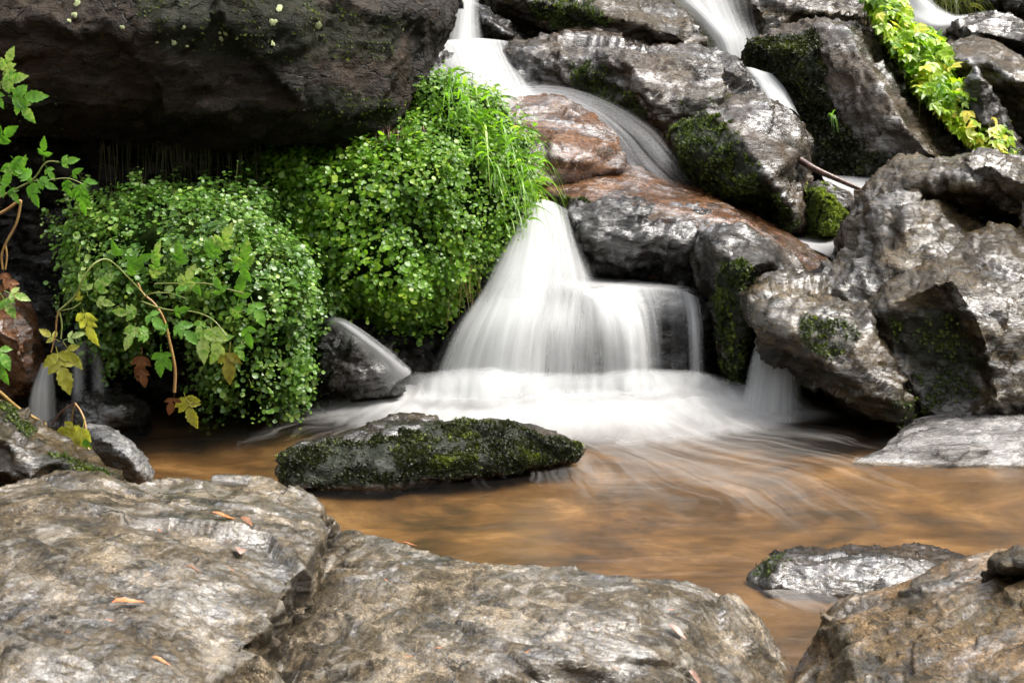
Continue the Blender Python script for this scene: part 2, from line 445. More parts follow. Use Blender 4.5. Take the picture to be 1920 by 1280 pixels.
M['orange'] = rock_mat('orange_gneiss', (.026, .017, .005), (.135, .078, .030), (.29, .185, .088), (.065, .05, .014), .5, (.3, .7), .5, (.1, .3, -.5), (1.2, 1, 4), 1.4, pale=.22, coat=.8, crough=.14, pat=.54, cbump=.32, grain=.55, strata=(-.3,.6,.7))
M['grey'] = rock_mat('pale_grey_rock', (.06, .06, .06), (.17, .17, .172), (.28, .28, .28), (.14, .11, .07), .25, (.2, .5), .7, (0, .2, .4), (1, 1, 3), 1.2, pale=.3, coat=.8)
M['white'] = rock_mat('glare_painted_rock', (.07, .065, .06), (.20, .19, .18), (.38, .365, .35), (.12, .09, .06), .3, (.1, .3), .8, (0, .1, 0), (1, 3, 3), 1.2, pale=.3, coat=1.0)  # whitish tones paint sky glare into the colour of the wet rock
M['rust'] = rock_mat('rust_wet_rock', (.03, .016, .01), (.12, .055, .025), (.22, .12, .06), (.28, .11, .03), .6, (.12, .3), 1.0, (0, .5, .2), (1, 1, 2), 1.3, coat=1)
M['soil'] = plain_mat('dark_soil', (.004, .007, .002), (.014, .028, .005), .9, 90, .02)
M['moss'] = leaf_mat('moss', (.012, .022, .005), (.075, .11, .012), (.20, .24, .03), .6, .3)
M['mossy'] = leaf_mat('bright_moss', (.05, .08, .01), (.18, .24, .03), (.34, .40, .07), .6, .35)
M['stonemoss'] = leaf_mat('stone_moss', (.007, .009, .003), (.036, .046, .008), (.17, .21, .028), .5, .3)
M['darkmoss'] = leaf_mat('dark_moss', (.010, .012, .004), (.035, .042, .010), (.11, .13, .018), .5, .25)
M['saxi'] = leaf_mat('round_leaves_cool', (.036, .105, .014), (.135, .265, .038), (.31, .43, .10), .32, .45)
M['saxi2'] = leaf_mat('round_leaves_warm', (.045, .13, .010), (.175, .335, .026), (.36, .49, .065), .34, .5)
M['grass'] = leaf_mat('grass_blades', (.06, .16, .01), (.20, .40, .03), (.42, .55, .12), .35, .5)
M['herb'] = leaf_mat('herb_leaf', (.05, .16, .015), (.15, .35, .04), (.42, .52, .18), .35, .45)
M['yellow'] = leaf_mat('yellow_leaf', (.16, .12, .02), (.42, .42, .06), (.55, .55, .16), .45, .45)
M['bright'] = leaf_mat('yellow_green_leaf', (.08, .21, .01), (.36, .50, .03), (.80, .68, .14), .35, .5)  # bright yellow-green to yellow leaf colours
M['stem'] = plain_mat('stem_green', (.13, .16, .04), (.22, .25, .07), .4, 60)
M['stemo'] = plain_mat('stem_orange', (.25, .12, .04), (.36, .24, .09), .4, 30)
M['twig'] = plain_mat('twig_bark', (.20, .12, .035), (.34, .22, .07), .5, 40)
M['darktwig'] = plain_mat('dark_wet_wood', (.03, .012, .01), (.12, .06, .04), .25, 60)
M['dry'] = plain_mat('dry_leaf', (.10, .035, .012), (.22, .09, .03), .5, 50)
M['orangeleaf'] = plain_mat('orange_leaf', (.35, .09, .02), (.55, .20, .05), .35, 90)
M['amber'] = plain_mat('amber_leaf', (.45, .22, .02), (.70, .38, .03), .4, 60)
M['pinkleaf'] = plain_mat('pink_brown_leaf', (.22, .13, .10), (.32, .20, .16), .4, 60)
M['lichen'] = plain_mat('lichen', (.22, .26, .11), (.42, .46, .25), .9, 120)
M['silk'] = silk_mat('falling_water', 55, 2.2, 1.5, col=(.66, .67, .67))
M['silkthin'] = silk_mat('thin_falling_water', 70, 2.0, 1.6, col=(.55, .56, .57))
M['foam'] = silk_mat('foam', 12, 5, 1.25, warp=.9, curl=.12, col=(.63, .63, .625), detail=5)
M['mist'] = silk_mat('spray', 9, 7, 1.1, warp=1.2)
M['drift'] = silk_mat('foam_streaks', 24, 2.0, 1.25, gain=.34, warp=.9, curl=.16, detail=4, col=(.62, .60, .57))

# ------------------------------------------------------------------ ground, bed, water
def terrain():
    xs = np.concatenate([np.linspace(-14, -3, 30), np.linspace(-2.9, 2.9, 150), np.linspace(3, 14, 30)])
    ys = np.concatenate([np.linspace(-14, .4, 34), np.linspace(.5, 6.5, 150), np.linspace(6.6, 16, 30)])
    X, Y = np.meshgrid(xs, ys, indexing='ij')
    p = np.stack([X.ravel(), Y.ravel(), np.zeros(X.size)], 1)
    x, y = p[:, 0], p[:, 1]
    z = np.full(len(p), -.17)
    z += np.clip(y - 3.25, 0, 2.0) * .60 + np.clip(y - 5.25, 0, 1.3) * 1.1
    z += np.clip(x - 2.3, 0, 8) * .95 + np.clip(-x - 2.3, 0, 8) * 1.2 + np.clip(-y - 1.4, 0, 9) * .9  # unseen side and rear banks, added and steepened to block low sky light
    z = np.minimum(z, 8)
    z += .10 * fbm(p / .9, 3, 4) * np.clip((np.hypot(x, y - 2) - 1.3), .12, 3) + .02 * fbm(p / .12, 5, 3)
    z = np.where((y < 3.0) & (np.abs(x) < 2.2), np.minimum(z, -.10), z)
    p[:, 2] = z
    idx = np.arange(X.size).reshape(X.shape)
    f = np.stack([idx[:-1, :-1], idx[1:, :-1], idx[1:, 1:], idx[:-1, 1:]], -1).reshape(-1, 4)
    n = N('ravine_ground'); tc = n('TexCoord').outputs['Object']
    nz = n.noise(tc, 6, 8, .7, .5)
    col = n.ramp(nz, [(.3, (.012, .010, .006)), (.5, (.035, .03, .015)), (.7, (.04, .055, .016))])
    pb = n('BsdfPrincipled', Base_Color=col, Roughness=.75, Normal=n.bump(n.noise(tc, 30, 6), .8, .05)); n.set(n.out, 'Surface', pb)
    o = link('terrain', mesh('terrain', p, f), n.m, recenter=False); tag(o, kind='structure')
terrain()

def bed():
    xs = np.linspace(-2.2, 2.2, 260); ys = np.linspace(1.0, 3.5, 170)
    X, Y = np.meshgrid(xs, ys, indexing='ij'); p = np.stack([X.ravel(), Y.ravel(), np.zeros(X.size)], 1)
    c = chips(p / np.array([.13, .10, 1]), 4); b = fbm(p / .35, 9, 3)
    p[:, 2] = -.036 + .004 * c + .007 * b
    for a, e in (((530, 905), (1090, 852)), ((1410, 1095), (1860, 1095)), ((1600, 866), (2100, 872))):
        A, E = PZ(*a, 0)[:2], PZ(*e, 0)[:2]; t = np.clip(((p[:, :2] - A) @ (E - A)) / ((E - A) @ (E - A)), 0, 1)
        dd = np.linalg.norm(p[:, :2] - (A + t[:, None] * (E - A)), axis=1); k = np.exp(-(dd / .13) ** 2)
        p[:, 2] = p[:, 2] * (1 - k) + (-.006 + .003 * b) * k
    idx = np.arange(X.size).reshape(X.shape)
    f = np.stack([idx[:-1, :-1], idx[1:, :-1], idx[1:, 1:], idx[:-1, 1:]], -1).reshape(-1, 4)
    n = N('stream_bed'); tc = n('TexCoord').outputs['Object']
    mp = n('Mapping', Vector=tc, Rotation=(0, 0, R(-8)), Scale=(.8, 1.0, 1)).outputs[0]
    v = n('TexVoronoi', _feature='SMOOTH_F1', Vector=mp, Scale=19.0); v.inputs['Smoothness'].default_value = .5
    nz = n.noise(mp, 6, 8, .72, .4)
    col = n.ramp(nz, [(.36, (.022, .014, .006)), (.46, (.078, .048, .020)), (.56, (.138, .090, .042)), (.68, (.25, .18, .10))])
    vd = n('TexVoronoi', _feature='DISTANCE_TO_EDGE', Vector=mp, Scale=19.0).outputs[0]
    col = n.mix(.18, col, n.ramp(vd, [(0, g3(.4)), (.2, g3(1))]), 'MULTIPLY')  # darker cell edges paint shaded gaps between the bed stones
    col = n.mix(.28, col, n.ramp(v.outputs['Color'], [(.25, g3(.3)), (.7, g3(1.7))]), 'MULTIPLY')
    pb = n('BsdfPrincipled', Base_Color=col, Roughness=.6); n.set(n.out, 'Surface', pb)
    tag(link('stream_bed', mesh('stream_bed', p, f), n.m, recenter=False), kind='structure')
bed()

def pool():
    xs = np.linspace(-2.4, 2.4, 240); ys = np.linspace(.9, 3.4, 160)
    X, Y = np.meshgrid(xs, ys, indexing='ij'); p = np.stack([X.ravel(), Y.ravel(), np.zeros(X.size)], 1)
    p[:, 2] = .003 * fbm(p / np.array([.22, .09, 1]), 12, 3)
    idx = np.arange(X.size).reshape(X.shape)
    f = np.stack([idx[:-1, :-1], idx[1:, :-1], idx[1:, 1:], idx[:-1, 1:]], -1).reshape(-1, 4)
    n = N('amber_water'); tc = n('TexCoord').outputs['Object']
    mp = n('Mapping', Vector=tc, Rotation=(0, 0, R(-20)), Scale=(1.0, 3.0, 1)).outputs[0]
    b = n.bump(n.noise(mp, 7, 4, .5, .8), .12, .03)
    gl = n('BsdfGlossy', Color=(1, 1, 1, 1), Roughness=.22, Normal=b)
    tr = n('BsdfTransparent', Color=(.84, .72, .55, 1))
    fr = n('Fresnel', IOR=1.33, Normal=b)
    m = n('MixShader', Fac=n.math('MULTIPLY', fr.outputs[0], .7)); n.set(m, 'i1', tr); n.set(m, 'i2', gl); n.set(n.out, 'Surface', m)
    tag(link('water', mesh('water', p, f), n.m, recenter=False), 'clear amber water of the shallow stream pool', 'water', kind='structure')
pool()

# ------------------------------------------------------------------ rocks
# the great overhanging boulder, upper left
rock('overhanging_boulder', 'huge near-black boulder overhanging the leafy bank, dotted with pale lichen', 'boulder',
     [(-700, 250, 3.24), (-300, 255, 3.19), (0, 256, 3.17), (130, 263, 3.16), (250, 262, 3.16), (310, 256, 3.16), (400, 274, 3.14), (520, 276, 3.14), (610, 273, 3.16), (690, 262, 3.22), (722, 240, 3.26), (768, 207, 3.32),
      (772, 175, 3.36), (788, 148, 3.39), (796, 112, 3.44), (812, 90, 3.49), (830, 75, 3.54), (850, 50, 3.59), (862, 18, 3.64), (858, -60, 3.74), (780, -260, 3.94), (300, -420, 4.04), (-300, -420, 4.04), (-700, -200, 3.84)],
     [[(-300, 190, 2.99), (0, 205, 2.96), (250, 200, 2.96), (430, 205, 2.96), (600, 210, 3.02), (700, 190, 3.14), (755, 140, 3.24)],
      [(-300, 20, 2.96), (0, 40, 2.92), (300, 40, 2.90), (560, 30, 2.98), (740, 20, 3.19), (820, 20, 3.39)],
      [(-200, -200, 3.24), (300, -220, 3.19), (650, -150, 3.34)], [(700, 195, 3.14), (740, 165, 3.22)]],
     M['over'], thick=1.5, back=(-.15, 1, .12), vox=.011, amp=.022, L=.2, strata=(.1, -.35, .9), seed=11, shrink=.75,
     moss=[([(240, -10), (520, -10), (760, 40), (740, 110), (520, 120), (300, 90)], .7), ([(560, 160), (720, 180), (760, 210), (690, 262), (600, 262)], .8), ([(0, 160), (120, 180), (120, 255), (0, 255)], .6)],
     moss_n=1500, moss_mat=None, moss_size=.004)
# back of the hollow under it
rock('cave_wall', 'black wet rock wall at the back of the dark hollow', 'rock face',
     [(-500, 120, 3.75), (-100, 120, 3.7), (300, 130, 3.7), (650, 130, 3.75), (860, 90, 4.0), (900, 320, 3.7), (840, 560, 3.5), (830, 760, 3.35), (500, 800, 3.3), (100, 800, 3.2), (-500, 800, 3.2)],
     [[(-300, 400, 3.5), (0, 420, 3.45), (250, 430, 3.5), (500, 430, 3.5), (700, 430, 3.5)], [(0, 640, 3.2), (300, 650, 3.2), (600, 650, 3.25)]],
     M['black'], thick=.6, back=(0, 1, -.1), vox=.014, amp=.03, seed=14)
# core of the two leafy banks
rock('earth_bank', 'dark wet earth bank carpeted by round leaves, left of the fall', 'bank',
     [(140, 480), (170, 430), (230, 385), (300, 372), (380, 378), (440, 385), (490, 430), (540, 480), (570, 540), (590, 600), (575, 640), (560, 690), (530, 740), (480, 760), (430, 745), (395, 690), (370, 650), (300, 670), (230, 650), (190, 655), (150, 610), (130, 560)],
     [[(200, 470, 2.86), (300, 440, 2.82), (420, 430, 2.82), (500, 500, 2.84), (545, 590, 2.85), (515, 680, 2.84), (475, 735, 2.85)], [(220, 560, 2.90), (300, 590, 2.93), (390, 600, 2.88), (440, 660, 2.86)], [(330, 500, 2.79), (430, 520, 2.78), (480, 590, 2.80)]],
     M['soil'], Y=2.98, thick=.35, back=(0, 1, -.1), vox=.012, amp=.02, seed=17, key='bank1')
rock('earth_bank', 'steep dark earth bank under the overhang, hung with bright leaves beside the fall', 'bank',
     [(500, 330), (530, 285), (600, 275), (690, 268), (730, 250), (775, 215), (780, 150), (820, 140), (870, 170), (930, 205), (960, 240), (990, 300), (985, 370), (950, 430), (900, 470), (865, 510), (840, 560), (815, 600), (760, 620), (700, 620), (640, 560), (590, 520), (540, 450), (500, 390)],
     [[(800, 175, 3.3), (860, 230, 3.22), (920, 290, 3.2), (940, 360, 3.22)], [(560, 350, 3.12), (700, 350, 3.08), (800, 330, 3.1), (870, 380, 3.16)], [(640, 490, 3.1), (740, 500, 3.05), (820, 480, 3.1)], [(740, 590, 3.12)]],
     M['soil'], Y=3.32, thick=.4, back=(0, 1, -.05), vox=.012, amp=.02, seed=19, key='bank2')
# the staircase of boulders
rock('rock_slab', 'brown rock slab with a dark hollow below, at the top between two falls', 'rock',
     [(895, -60, 4.9), (905, -12, 4.7), (935, 4, 4.6), (985, 14, 4.55), (1012, 38, 4.55), (1055, 60, 4.5), (1100, 72, 4.5), (1200, 90, 4.5), (1290, 88, 4.5), (1328, 76, 4.5), (1325, 58, 4.6), (1298, 34, 4.7), (1268, 12, 4.8), (1240, -14, 4.9), (1220, -60, 5.0)],
     [[(960, -10, 4.55), (1060, 10, 4.45), (1180, 40, 4.4), (1270, 66, 4.4)]],
     M['tan'], thick=.7, seed=23, amp=.02, moss=[([(990, -10), (1110, 0), (1150, 60), (1060, 60), (1000, 30)], .9)], moss_n=900, moss_size=.007)
rock('boulder', 'black wet boulder beside the narrow top fall', 'boulder',
     [(872, 10), (905, 4), (945, 24), (978, 50), (1004, 76), (985, 95), (900, 95), (872, 70)], [[(915, 40, 4.45), (960, 70, 4.42)]], M['black'], Y=4.62, thick=.4, seed=25, amp=.02)
rock('boulder', 'wide wet grey boulder shining white along its top, with brown right shoulder', 'boulder',
     [(925, 92, 4.3), (958, 76, 4.4), (1000, 75, 4.45), (1035, 67, 4.45), (1095, 46, 4.5), (1140, 50, 4.5), (1182, 72, 4.45), (1240, 75, 4.45), (1300, 80, 4.45), (1345, 90, 4.42), (1382, 110, 4.35), (1407, 140, 4.25), (1421, 178, 4.15), (1405, 215, 4.05), (1330, 235, 4.0), (1290, 255, 3.98), (1250, 262, 3.98), (1205, 250, 4.02), (1150, 225, 4.05), (1090, 195, 4.08), (1040, 180, 4.1), (970, 170, 4.12), (940, 150, 4.2)],
     [[(975, 97, 4.15), (1040, 95, 4.12), (1110, 100, 4.08), (1170, 110, 4.02), (1205, 150, 3.97), (1225, 205, 3.94)], [(1225, 112, 4.1), (1300, 120, 4.1), (1370, 140, 4.08)], [(1260, 190, 3.97), (1330, 195, 3.96)], [(1080, 150, 4.06)]],
     M['wet'], thick=.6, seed=27, amp=.022, strata=(.35, -.2, .9), moss=[([(1060, 110), (1140, 130), (1190, 190), (1230, 235), (1150, 205), (1080, 170)], .7), ([(1270, 190), (1400, 180), (1400, 215), (1280, 240)], .5)], moss_n=900, moss_size=.006)
rock('boulder', 'pale grey boulder at the top edge beside the upper right fall', 'boulder',
     [(1350, -60), (1372, 20), (1392, 75), (1402, 110), (1450, 95), (1530, 75), (1640, 75), (1665, 30), (1640, -20), (1600, -60)], [[(1420, 20, 4.75), (1500, 20, 4.7), (1600, 30, 4.75)], [(1440, 70, 4.72)]], M['tan'], Y=5.0, thick=.6, seed=29, amp=.022)
rock('boulder', 'big black boulder with mossy left side and long sunlit right edge', 'boulder',
     [(1385, 98, 4.4), (1400, 74, 4.4), (1440, 57, 4.4), (1500, 38, 4.4), (1560, 34, 4.4), (1605, 38, 4.4), (1645, 60, 4.45), (1665, 85, 4.42), (1695, 120, 4.4), (1725, 165, 4.35), (1765, 215, 4.25), (1805, 262, 4.15), (1840, 295, 4.05), (1775, 300, 3.9), (1715, 305, 3.92), (1690, 335, 3.95), (1620, 348, 4.0), (1560, 335, 4.1), (1520, 295, 4.15), (1500, 220, 4.25), (1478, 190, 4.3), (1448, 150, 4.35), (1405, 125, 4.4)],
     [[(1545, 50, 4.22), (1592, 66, 4.14), (1640, 138, 4.04), (1693, 228, 3.92), (1745, 292, 3.84)], [(1530, 95, 4.15), (1570, 190, 4.08), (1620, 280, 4.0)], [(1450, 95, 4.25), (1515, 180, 4.15)]],
     M['wet'], thick=.6, seed=31, amp=.015, strata=(.8, -.3, .6), smooth=2,
     moss=[([(1390, 80), (1470, 60), (1530, 60), (1550, 130), (1570, 210), (1620, 280), (1700, 300), (1690, 340), (1560, 345), (1510, 260), (1470, 180), (1400, 125)], 1.0)], moss_n=4500, moss_mat=M['darkmoss'], moss_size=.010, key='bigblack')
rock('boulder', 'rounded grey boulder with a mossy dark left face, between brown slab and thin side fall', 'boulder',
     [(1252, 250), (1290, 215), (1330, 197), (1385, 177), (1445, 179), (1472, 195), (1502, 230), (1521, 265), (1524, 300), (1516, 340), (1520, 435), (1475, 450), (1430, 435), (1380, 405), (1330, 375), (1300, 350), (1270, 315)],
     [[(1325, 212, 3.78), (1365, 235, 3.68), (1400, 275, 3.6), (1445, 335, 3.55), (1490, 400, 3.56)], [(1440, 215, 3.75), (1490, 290, 3.68)], [(1310, 290, 3.68), (1380, 360, 3.6)]],
     M['wet'], Y=3.9, thick=.5, seed=33, amp=.016, strata=(.4, -.5, .8),
     moss=[([(1255, 240), (1320, 205), (1370, 235), (1410, 290), (1450, 350), (1500, 420), (1470, 450), (1390, 405), (1290, 340)], 1.0)], moss_n=5000, moss_size=.007, key='lower')
rock('boulder', 'small brown boulder wrapped by the thin curving water', 'boulder',
     [(925, 200, 3.85), (960, 183, 3.9), (1010, 180, 3.92), (1060, 186, 3.9), (1110, 213, 3.85), (1150, 245, 3.8), (1167, 280, 3.75), (1172, 312, 3.7), (1120, 325, 3.62), (1060, 345, 3.58), (1000, 345, 3.58), (955, 310, 3.62), (930, 250, 3.7)],
     [[(985, 225, 3.72), (1060, 245, 3.66), (1120, 275, 3.62)], [(1000, 290, 3.6), (1080, 300, 3.57)]], M['brown'], thick=.4, seed=35, amp=.011, strata=(.3, -.2, .9), step=.8)
rock('rock_slab', 'long brown water-filmed slab with a black broken front above the ledge', 'rock',
     [(990, 335, 3.75), (1040, 308, 3.78), (1100, 303, 3.8), (1180, 310, 3.82), (1250, 333, 3.8), (1330, 358, 3.75), (1400, 390, 3.7), (1460, 428, 3.62), (1520, 460, 3.55), (1578, 500, 3.45), (1575, 545, 3.4), (1500, 560, 3.4), (1400, 545, 3.42), (1310, 532, 3.44), (1230, 526, 3.44), (1140, 515, 3.45), (1075, 505, 3.46), (1055, 470, 3.46), (1055, 410, 3.48), (1000, 375, 3.55)],
     [[(1030, 362, 3.52), (1100, 376, 3.44), (1200, 384, 3.41), (1300, 398, 3.4), (1380, 420, 3.38), (1440, 455, 3.37), (1500, 500, 3.37)], [(1100, 335, 3.62), (1200, 345, 3.62), (1320, 375, 3.58)], [(1110, 440, 3.42), (1200, 450, 3.4), (1300, 460, 3.39)]],
     M['brown'], thick=.45, seed=37, amp=.007, smooth=4, strata=(.15, -.3, .9), key='slab',
     moss=[([(1040, 370), (1100, 372), (1120, 400), (1100, 450), (1060, 480)], .8)], moss_n=500, moss_size=.006)
rock('broken_rock', 'black broken rock face under the brown slab, beside the white plunge', 'rock',
     [(1050, 395), (1090, 381), (1200, 389), (1300, 403), (1370, 425), (1380, 540), (1300, 540), (1230, 530), (1140, 520), (1075, 510), (1055, 470)],
     [[(1110, 430, 3.37), (1200, 440, 3.35), (1320, 455, 3.35)], [(1120, 490, 3.38), (1250, 500, 3.37)]], M['black'], Y=3.42, thick=.2, seed=38, amp=.02, L=.12, step=.8, back=(0, 1, 0))
rock('ledge_rock', 'dark rock ledge behind the silky curtain of the main fall', 'rock',
     [(860, 520), (950, 500), (1010, 520), (1100, 528), (1200, 532), (1300, 536), (1360, 545), (1370, 600), (1370, 770), (860, 770)],
     [[(900, 570, 3.32), (1050, 575, 3.29), (1200, 572, 3.27), (1320, 575, 3.27)], [(900, 700, 3.28), (1100, 700, 3.26), (1300, 700, 3.26)]], M['black'], Y=3.42, thick=.3, seed=39, amp=.02, back=(0, 1, 0))
rock('boulder', 'narrow dark upright rock with bright moss, right end of the curtain fall', 'boulder',
     [(1303, 485), (1318, 432), (1350, 413), (1400, 420), (1440, 443), (1490, 488), (1517, 528), (1515, 550), (1460, 570), (1425, 575), (1428, 610), (1432, 650), (1415, 690), (1385, 735), (1360, 710), (1345, 630), (1330, 565), (1308, 525)],
     [[(1360, 450, 3.16), (1380, 510, 3.1), (1395, 600, 3.1), (1390, 690, 3.12)], [(1440, 490, 3.17), (1490, 530, 3.2)], [(1325, 480, 3.2), (1340, 540, 3.2)]],
     M['wet'], Y=3.3, thick=.3, seed=41, amp=.014, vox=.007, moss=[([(1345, 490), (1410, 490), (1430, 530), (1425, 600), (1410, 720), (1360, 720), (1345, 600)], 1.0), ([(1440, 520), (1500, 530), (1500, 555), (1430, 560)], .8)], moss_n=3000, moss_size=.007, back=(.1, 1, -.1))
rock('stone', 'small stone cushioned in yellow-green moss below the dead branch', 'stone',
     [(1512, 350), (1530, 335), (1560, 340), (1592, 360), (1615, 385), (1608, 420), (1596, 446), (1512, 450)], [[(1550, 375, 3.72), (1590, 385, 3.75)], [(1550, 430, 3.7)]], M['wet'], Y=3.85, thick=.3, seed=43, amp=.012, vox=.007,
     moss=[([(1512, 345), (1545, 350), (1580, 385), (1605, 420), (1600, 450), (1510, 450)], 1.0)], moss_n=2600, moss_mat=M['mossy'], moss_size=.008)
# right-hand group
rock('boulder', 'jutting brown-grey boulder with a deep black recess, topmost at the right side', 'boulder',
     [(1592, 490, 3.4), (1592, 405, 3.42), (1620, 350, 3.45), (1680, 312, 3.5), (1750, 290, 3.55), (1790, 280, 3.6), (1860, 283, 3.6), (1930, 300, 3.6), (2100, 330, 3.6), (2100, 480, 3.35), (1930, 470, 3.3), (1860, 450, 3.35), (1800, 420, 3.4), (1740, 390, 3.42), (1690, 400, 3.4), (1640, 450, 3.38)],
     [[(1640, 370, 3.32), (1720, 340, 3.28), (1800, 325, 3.24), (1850, 303, 3.2), (1895, 330, 3.18), (1990, 360, 3.15)], [(1700, 366, 3.28), (1780, 358, 3.245), (1850, 342, 3.21)], [(1780, 392, 3.40), (1850, 402, 3.40), (1895, 420, 3.34)], [(1910, 380, 3.2), (1920, 430, 3.18)]],
     M['tan'], thick=.5, seed=45,amp=.021, L=.2, strata=(.65, -.25, .6), smooth=1, vox=.008)
rock('boulder', 'upright tan boulder with bright wet face, standing under the jutting boulder', 'boulder',
     [(1470, 565, 3.15), (1530, 502, 3.2), (1602, 458, 3.22), (1622, 410, 3.25), (1650, 380, 3.28), (1690, 358, 3.3), (1722, 356, 3.3), (1762, 376, 3.3), (1800, 405, 3.3), (1835, 425, 3.3), (1880, 440, 3.3), (1880, 520, 3.2), (1800, 600, 3.05), (1640, 640, 3.0), (1500, 600, 3.1)],
     [[(1645, 430, 3.16), (1700, 405, 3.12), (1745, 425, 3.12), (1790, 450, 3.15)], [(1640, 500, 3.06), (1700, 505, 3.02), (1770, 480, 3.04)], [(1560, 540, 3.06), (1640, 545, 3.03)]],
     M['tan'], thick=.45, seed=47,amp=.021, L=.2, strata=(.65, -.25, .6), smooth=1, vox=.008)
rock('boulder', 'large brown angular boulder with a shadowed mossy hollow, at the right water edge', 'boulder',
     [(1600, 620, 2.98), (1615, 575, 3.0), (1660, 540, 3.02), (1720, 505, 3.05), (1775, 478, 3.08), (1830, 430, 3.14), (1880, 420, 3.18), (1925, 432, 3.2), (2100, 450, 3.2), (2100, 800, 2.85), (1900, 800, 2.8), (1780, 800, 2.82), (1730, 760, 2.85), (1700, 700, 2.88), (1640, 650, 2.95)],
     [[(1660, 575, 2.9), (1720, 545, 2.88), (1780, 520, 2.86), (1820, 580, 2.8), (1850, 660, 2.76), (1870, 750, 2.74)], [(1700, 610, 2.9), (1770, 580, 2.885), (1810, 630, 2.865), (1835, 720, 2.83)], [(1720, 690, 2.89), (1790, 700, 2.87)], [(1890, 520, 2.9), (1930, 620, 2.82), (1930, 730, 2.78)]],
     M['tan'], thick=.5, seed=49,amp=.021, L=.2, strata=(.65, -.25, .6), smooth=1, vox=.008, step=.6, moss=[([(1660, 600), (1760, 570), (1830, 640), (1840, 740), (1740, 770), (1700, 680)], .7)], moss_n=420, moss_size=.006)
rock('leaning_rock', 'long wet rock leaning down to the pool with an undercut black side', 'rock',
     [(1408, 582), (1432, 556), (1470, 546), (1540, 548), (1600, 556), (1630, 575), (1650, 620), (1690, 690), (1745, 748), (1750, 795), (1690, 812), (1640, 800), (1580, 755), (1530, 722), (1490, 694), (1450, 654), (1422, 615)],
     [[(1430, 590, 2.92), (1480, 625, 2.85), (1550, 680, 2.8), (1620, 730, 2.76), (1690, 765, 2.74)], [(1480, 575, 2.92), (1560, 590, 2.88), (1610, 630, 2.84), (1670, 700, 2.8)], [(1540, 635, 2.83), (1610, 690, 2.79)]],
     M['tan'], Y=3.0, thick=.3, back=(.1, 1, .1), seed=51,amp=.021, L=.2, vox=.007, strata=(.6, -.2, .7), smooth=1, step=.6,
     moss=[([(1500, 590), (1600, 600), (1610, 640), (1560, 680), (1500, 640)], .8), ([(1640, 720), (1740, 740), (1760, 800), (1680, 805)], .6)], moss_n=480, moss_size=.006)
rock('flat_rock', 'flat wet rock painted whitish with sky glare, sloping into the water at the right edge', 'rock',
     [(1600, 868, 2.580), (1650, 838, 2.680), (1690, 808, 2.780), (1735, 778, 2.880), (1785, 757, 2.940), (1850, 746, 2.970), (1930, 748, 2.970), (2100, 752, 2.970), (2100, 880, 2.540), (1920, 874, 2.560), (1780, 874, 2.560)],
     [[(1690, 838, 2.610), (1780, 800, 2.710), (1870, 780, 2.760), (1950, 790, 2.720)], [(1780, 848, 2.565), (1900, 838, 2.580)]], M['white'], thick=.2, back=(0, .5, -1), vox=.006, seed=53, amp=.006, L=.12)
rock('boulder', 'grey boulder at the upper right corner below the far stream', 'boulder',
     [(1735, 70), (1780, 48), (1830, 32), (1870, 27), (1930, 40), (2100, 60), (2100, 180), (1900, 150), (1800, 110)], [[(1840, 60, 4.45), (1930, 80, 4.4)]], M['wet'], Y=4.7, thick=.5, seed=55)
rock('boulder', 'olive and grey boulder with a dark right hollow, behind the yellow-green leaves', 'boulder',
     [(1735, 120), (1770, 85), (1820, 66), (1860, 72), (1900, 90), (1950, 120), (2100, 190), (2100, 360), (1920, 330), (1860, 290), (1800, 260), (1750, 190)],
     [[(1790, 110, 4.15), (1850, 120, 4.08), (1920, 155, 4.0), (2000, 200, 3.95)], [(1830, 160, 4.15), (1890, 210, 4.15), (1930, 270, 4.1)]], M['tan'], Y=4.4, thick=.5, seed=57)
rock('stone', 'pointed grey-brown stone standing at the right, beside the leaves', 'stone',
     [(1800, 210), (1812, 140), (1830, 120), (1850, 150), (1880, 205), (1925, 275), (1990, 345), (1850, 330), (1810, 280)], [[(1836, 150, 3.95), (1850, 230, 3.9), (1880, 300, 3.88)]], M['wet'], Y=4.0, thick=.3, seed=59, vox=.007)
# left group by the water
rock('boulder', 'rusty orange wet boulder at the left edge beside a small fall', 'boulder',
     [(-140, 570), (0, 552), (35, 570), (62, 610), (78, 660), (84, 700), (74, 725), (30, 745), (-140, 770)], [[(-20, 610, 2.82), (35, 640, 2.8), (50, 700, 2.82)]], M['rust'], Y=2.95, thick=.4, seed=61, vox=.006, amp=.014, back=(-.2, 1, -.2))
rock('stone', 'black wet stone at the foot of the small twin fall', 'stone',
     [(40, 800, 2.9), (90, 750, 2.95), (140, 745, 2.95), (200, 738, 2.95), (245, 748, 2.92), (275, 768, 2.88), (265, 795, 2.85), (160, 812, 2.82)], [[(150, 770, 2.85), (230, 768, 2.82)]], M['black'], thick=.2, seed=63, vox=.006)
rock('rock_wall', 'dark wet rock behind the small twin fall on the left', 'rock',
     [(-60, 480), (40, 500), (120, 560), (200, 640), (230, 700), (240, 760), (150, 790), (0, 790), (-60, 700)], [[(60, 600, 2.98), (150, 680, 2.98)]], M['black'], Y=3.1, thick=.3, seed=64, back=(0, 1, 0))
rock('boulder', 'black glossy boulder with a thin slide of water, under the leafy banks', 'boulder',
     [(555, 650), (590, 610), (625, 596), (650, 606), (700, 640), (745, 675), (775, 700), (800, 740), (740, 755), (640, 752), (565, 748)], [[(610, 630, 2.98), (670, 660, 2.96), (730, 700, 2.97)], [(620, 700, 2.94), (680, 710, 2.95)]], M['black'], Y=3.12, thick=.3, seed=65, vox=.006, amp=.024, L=.12)
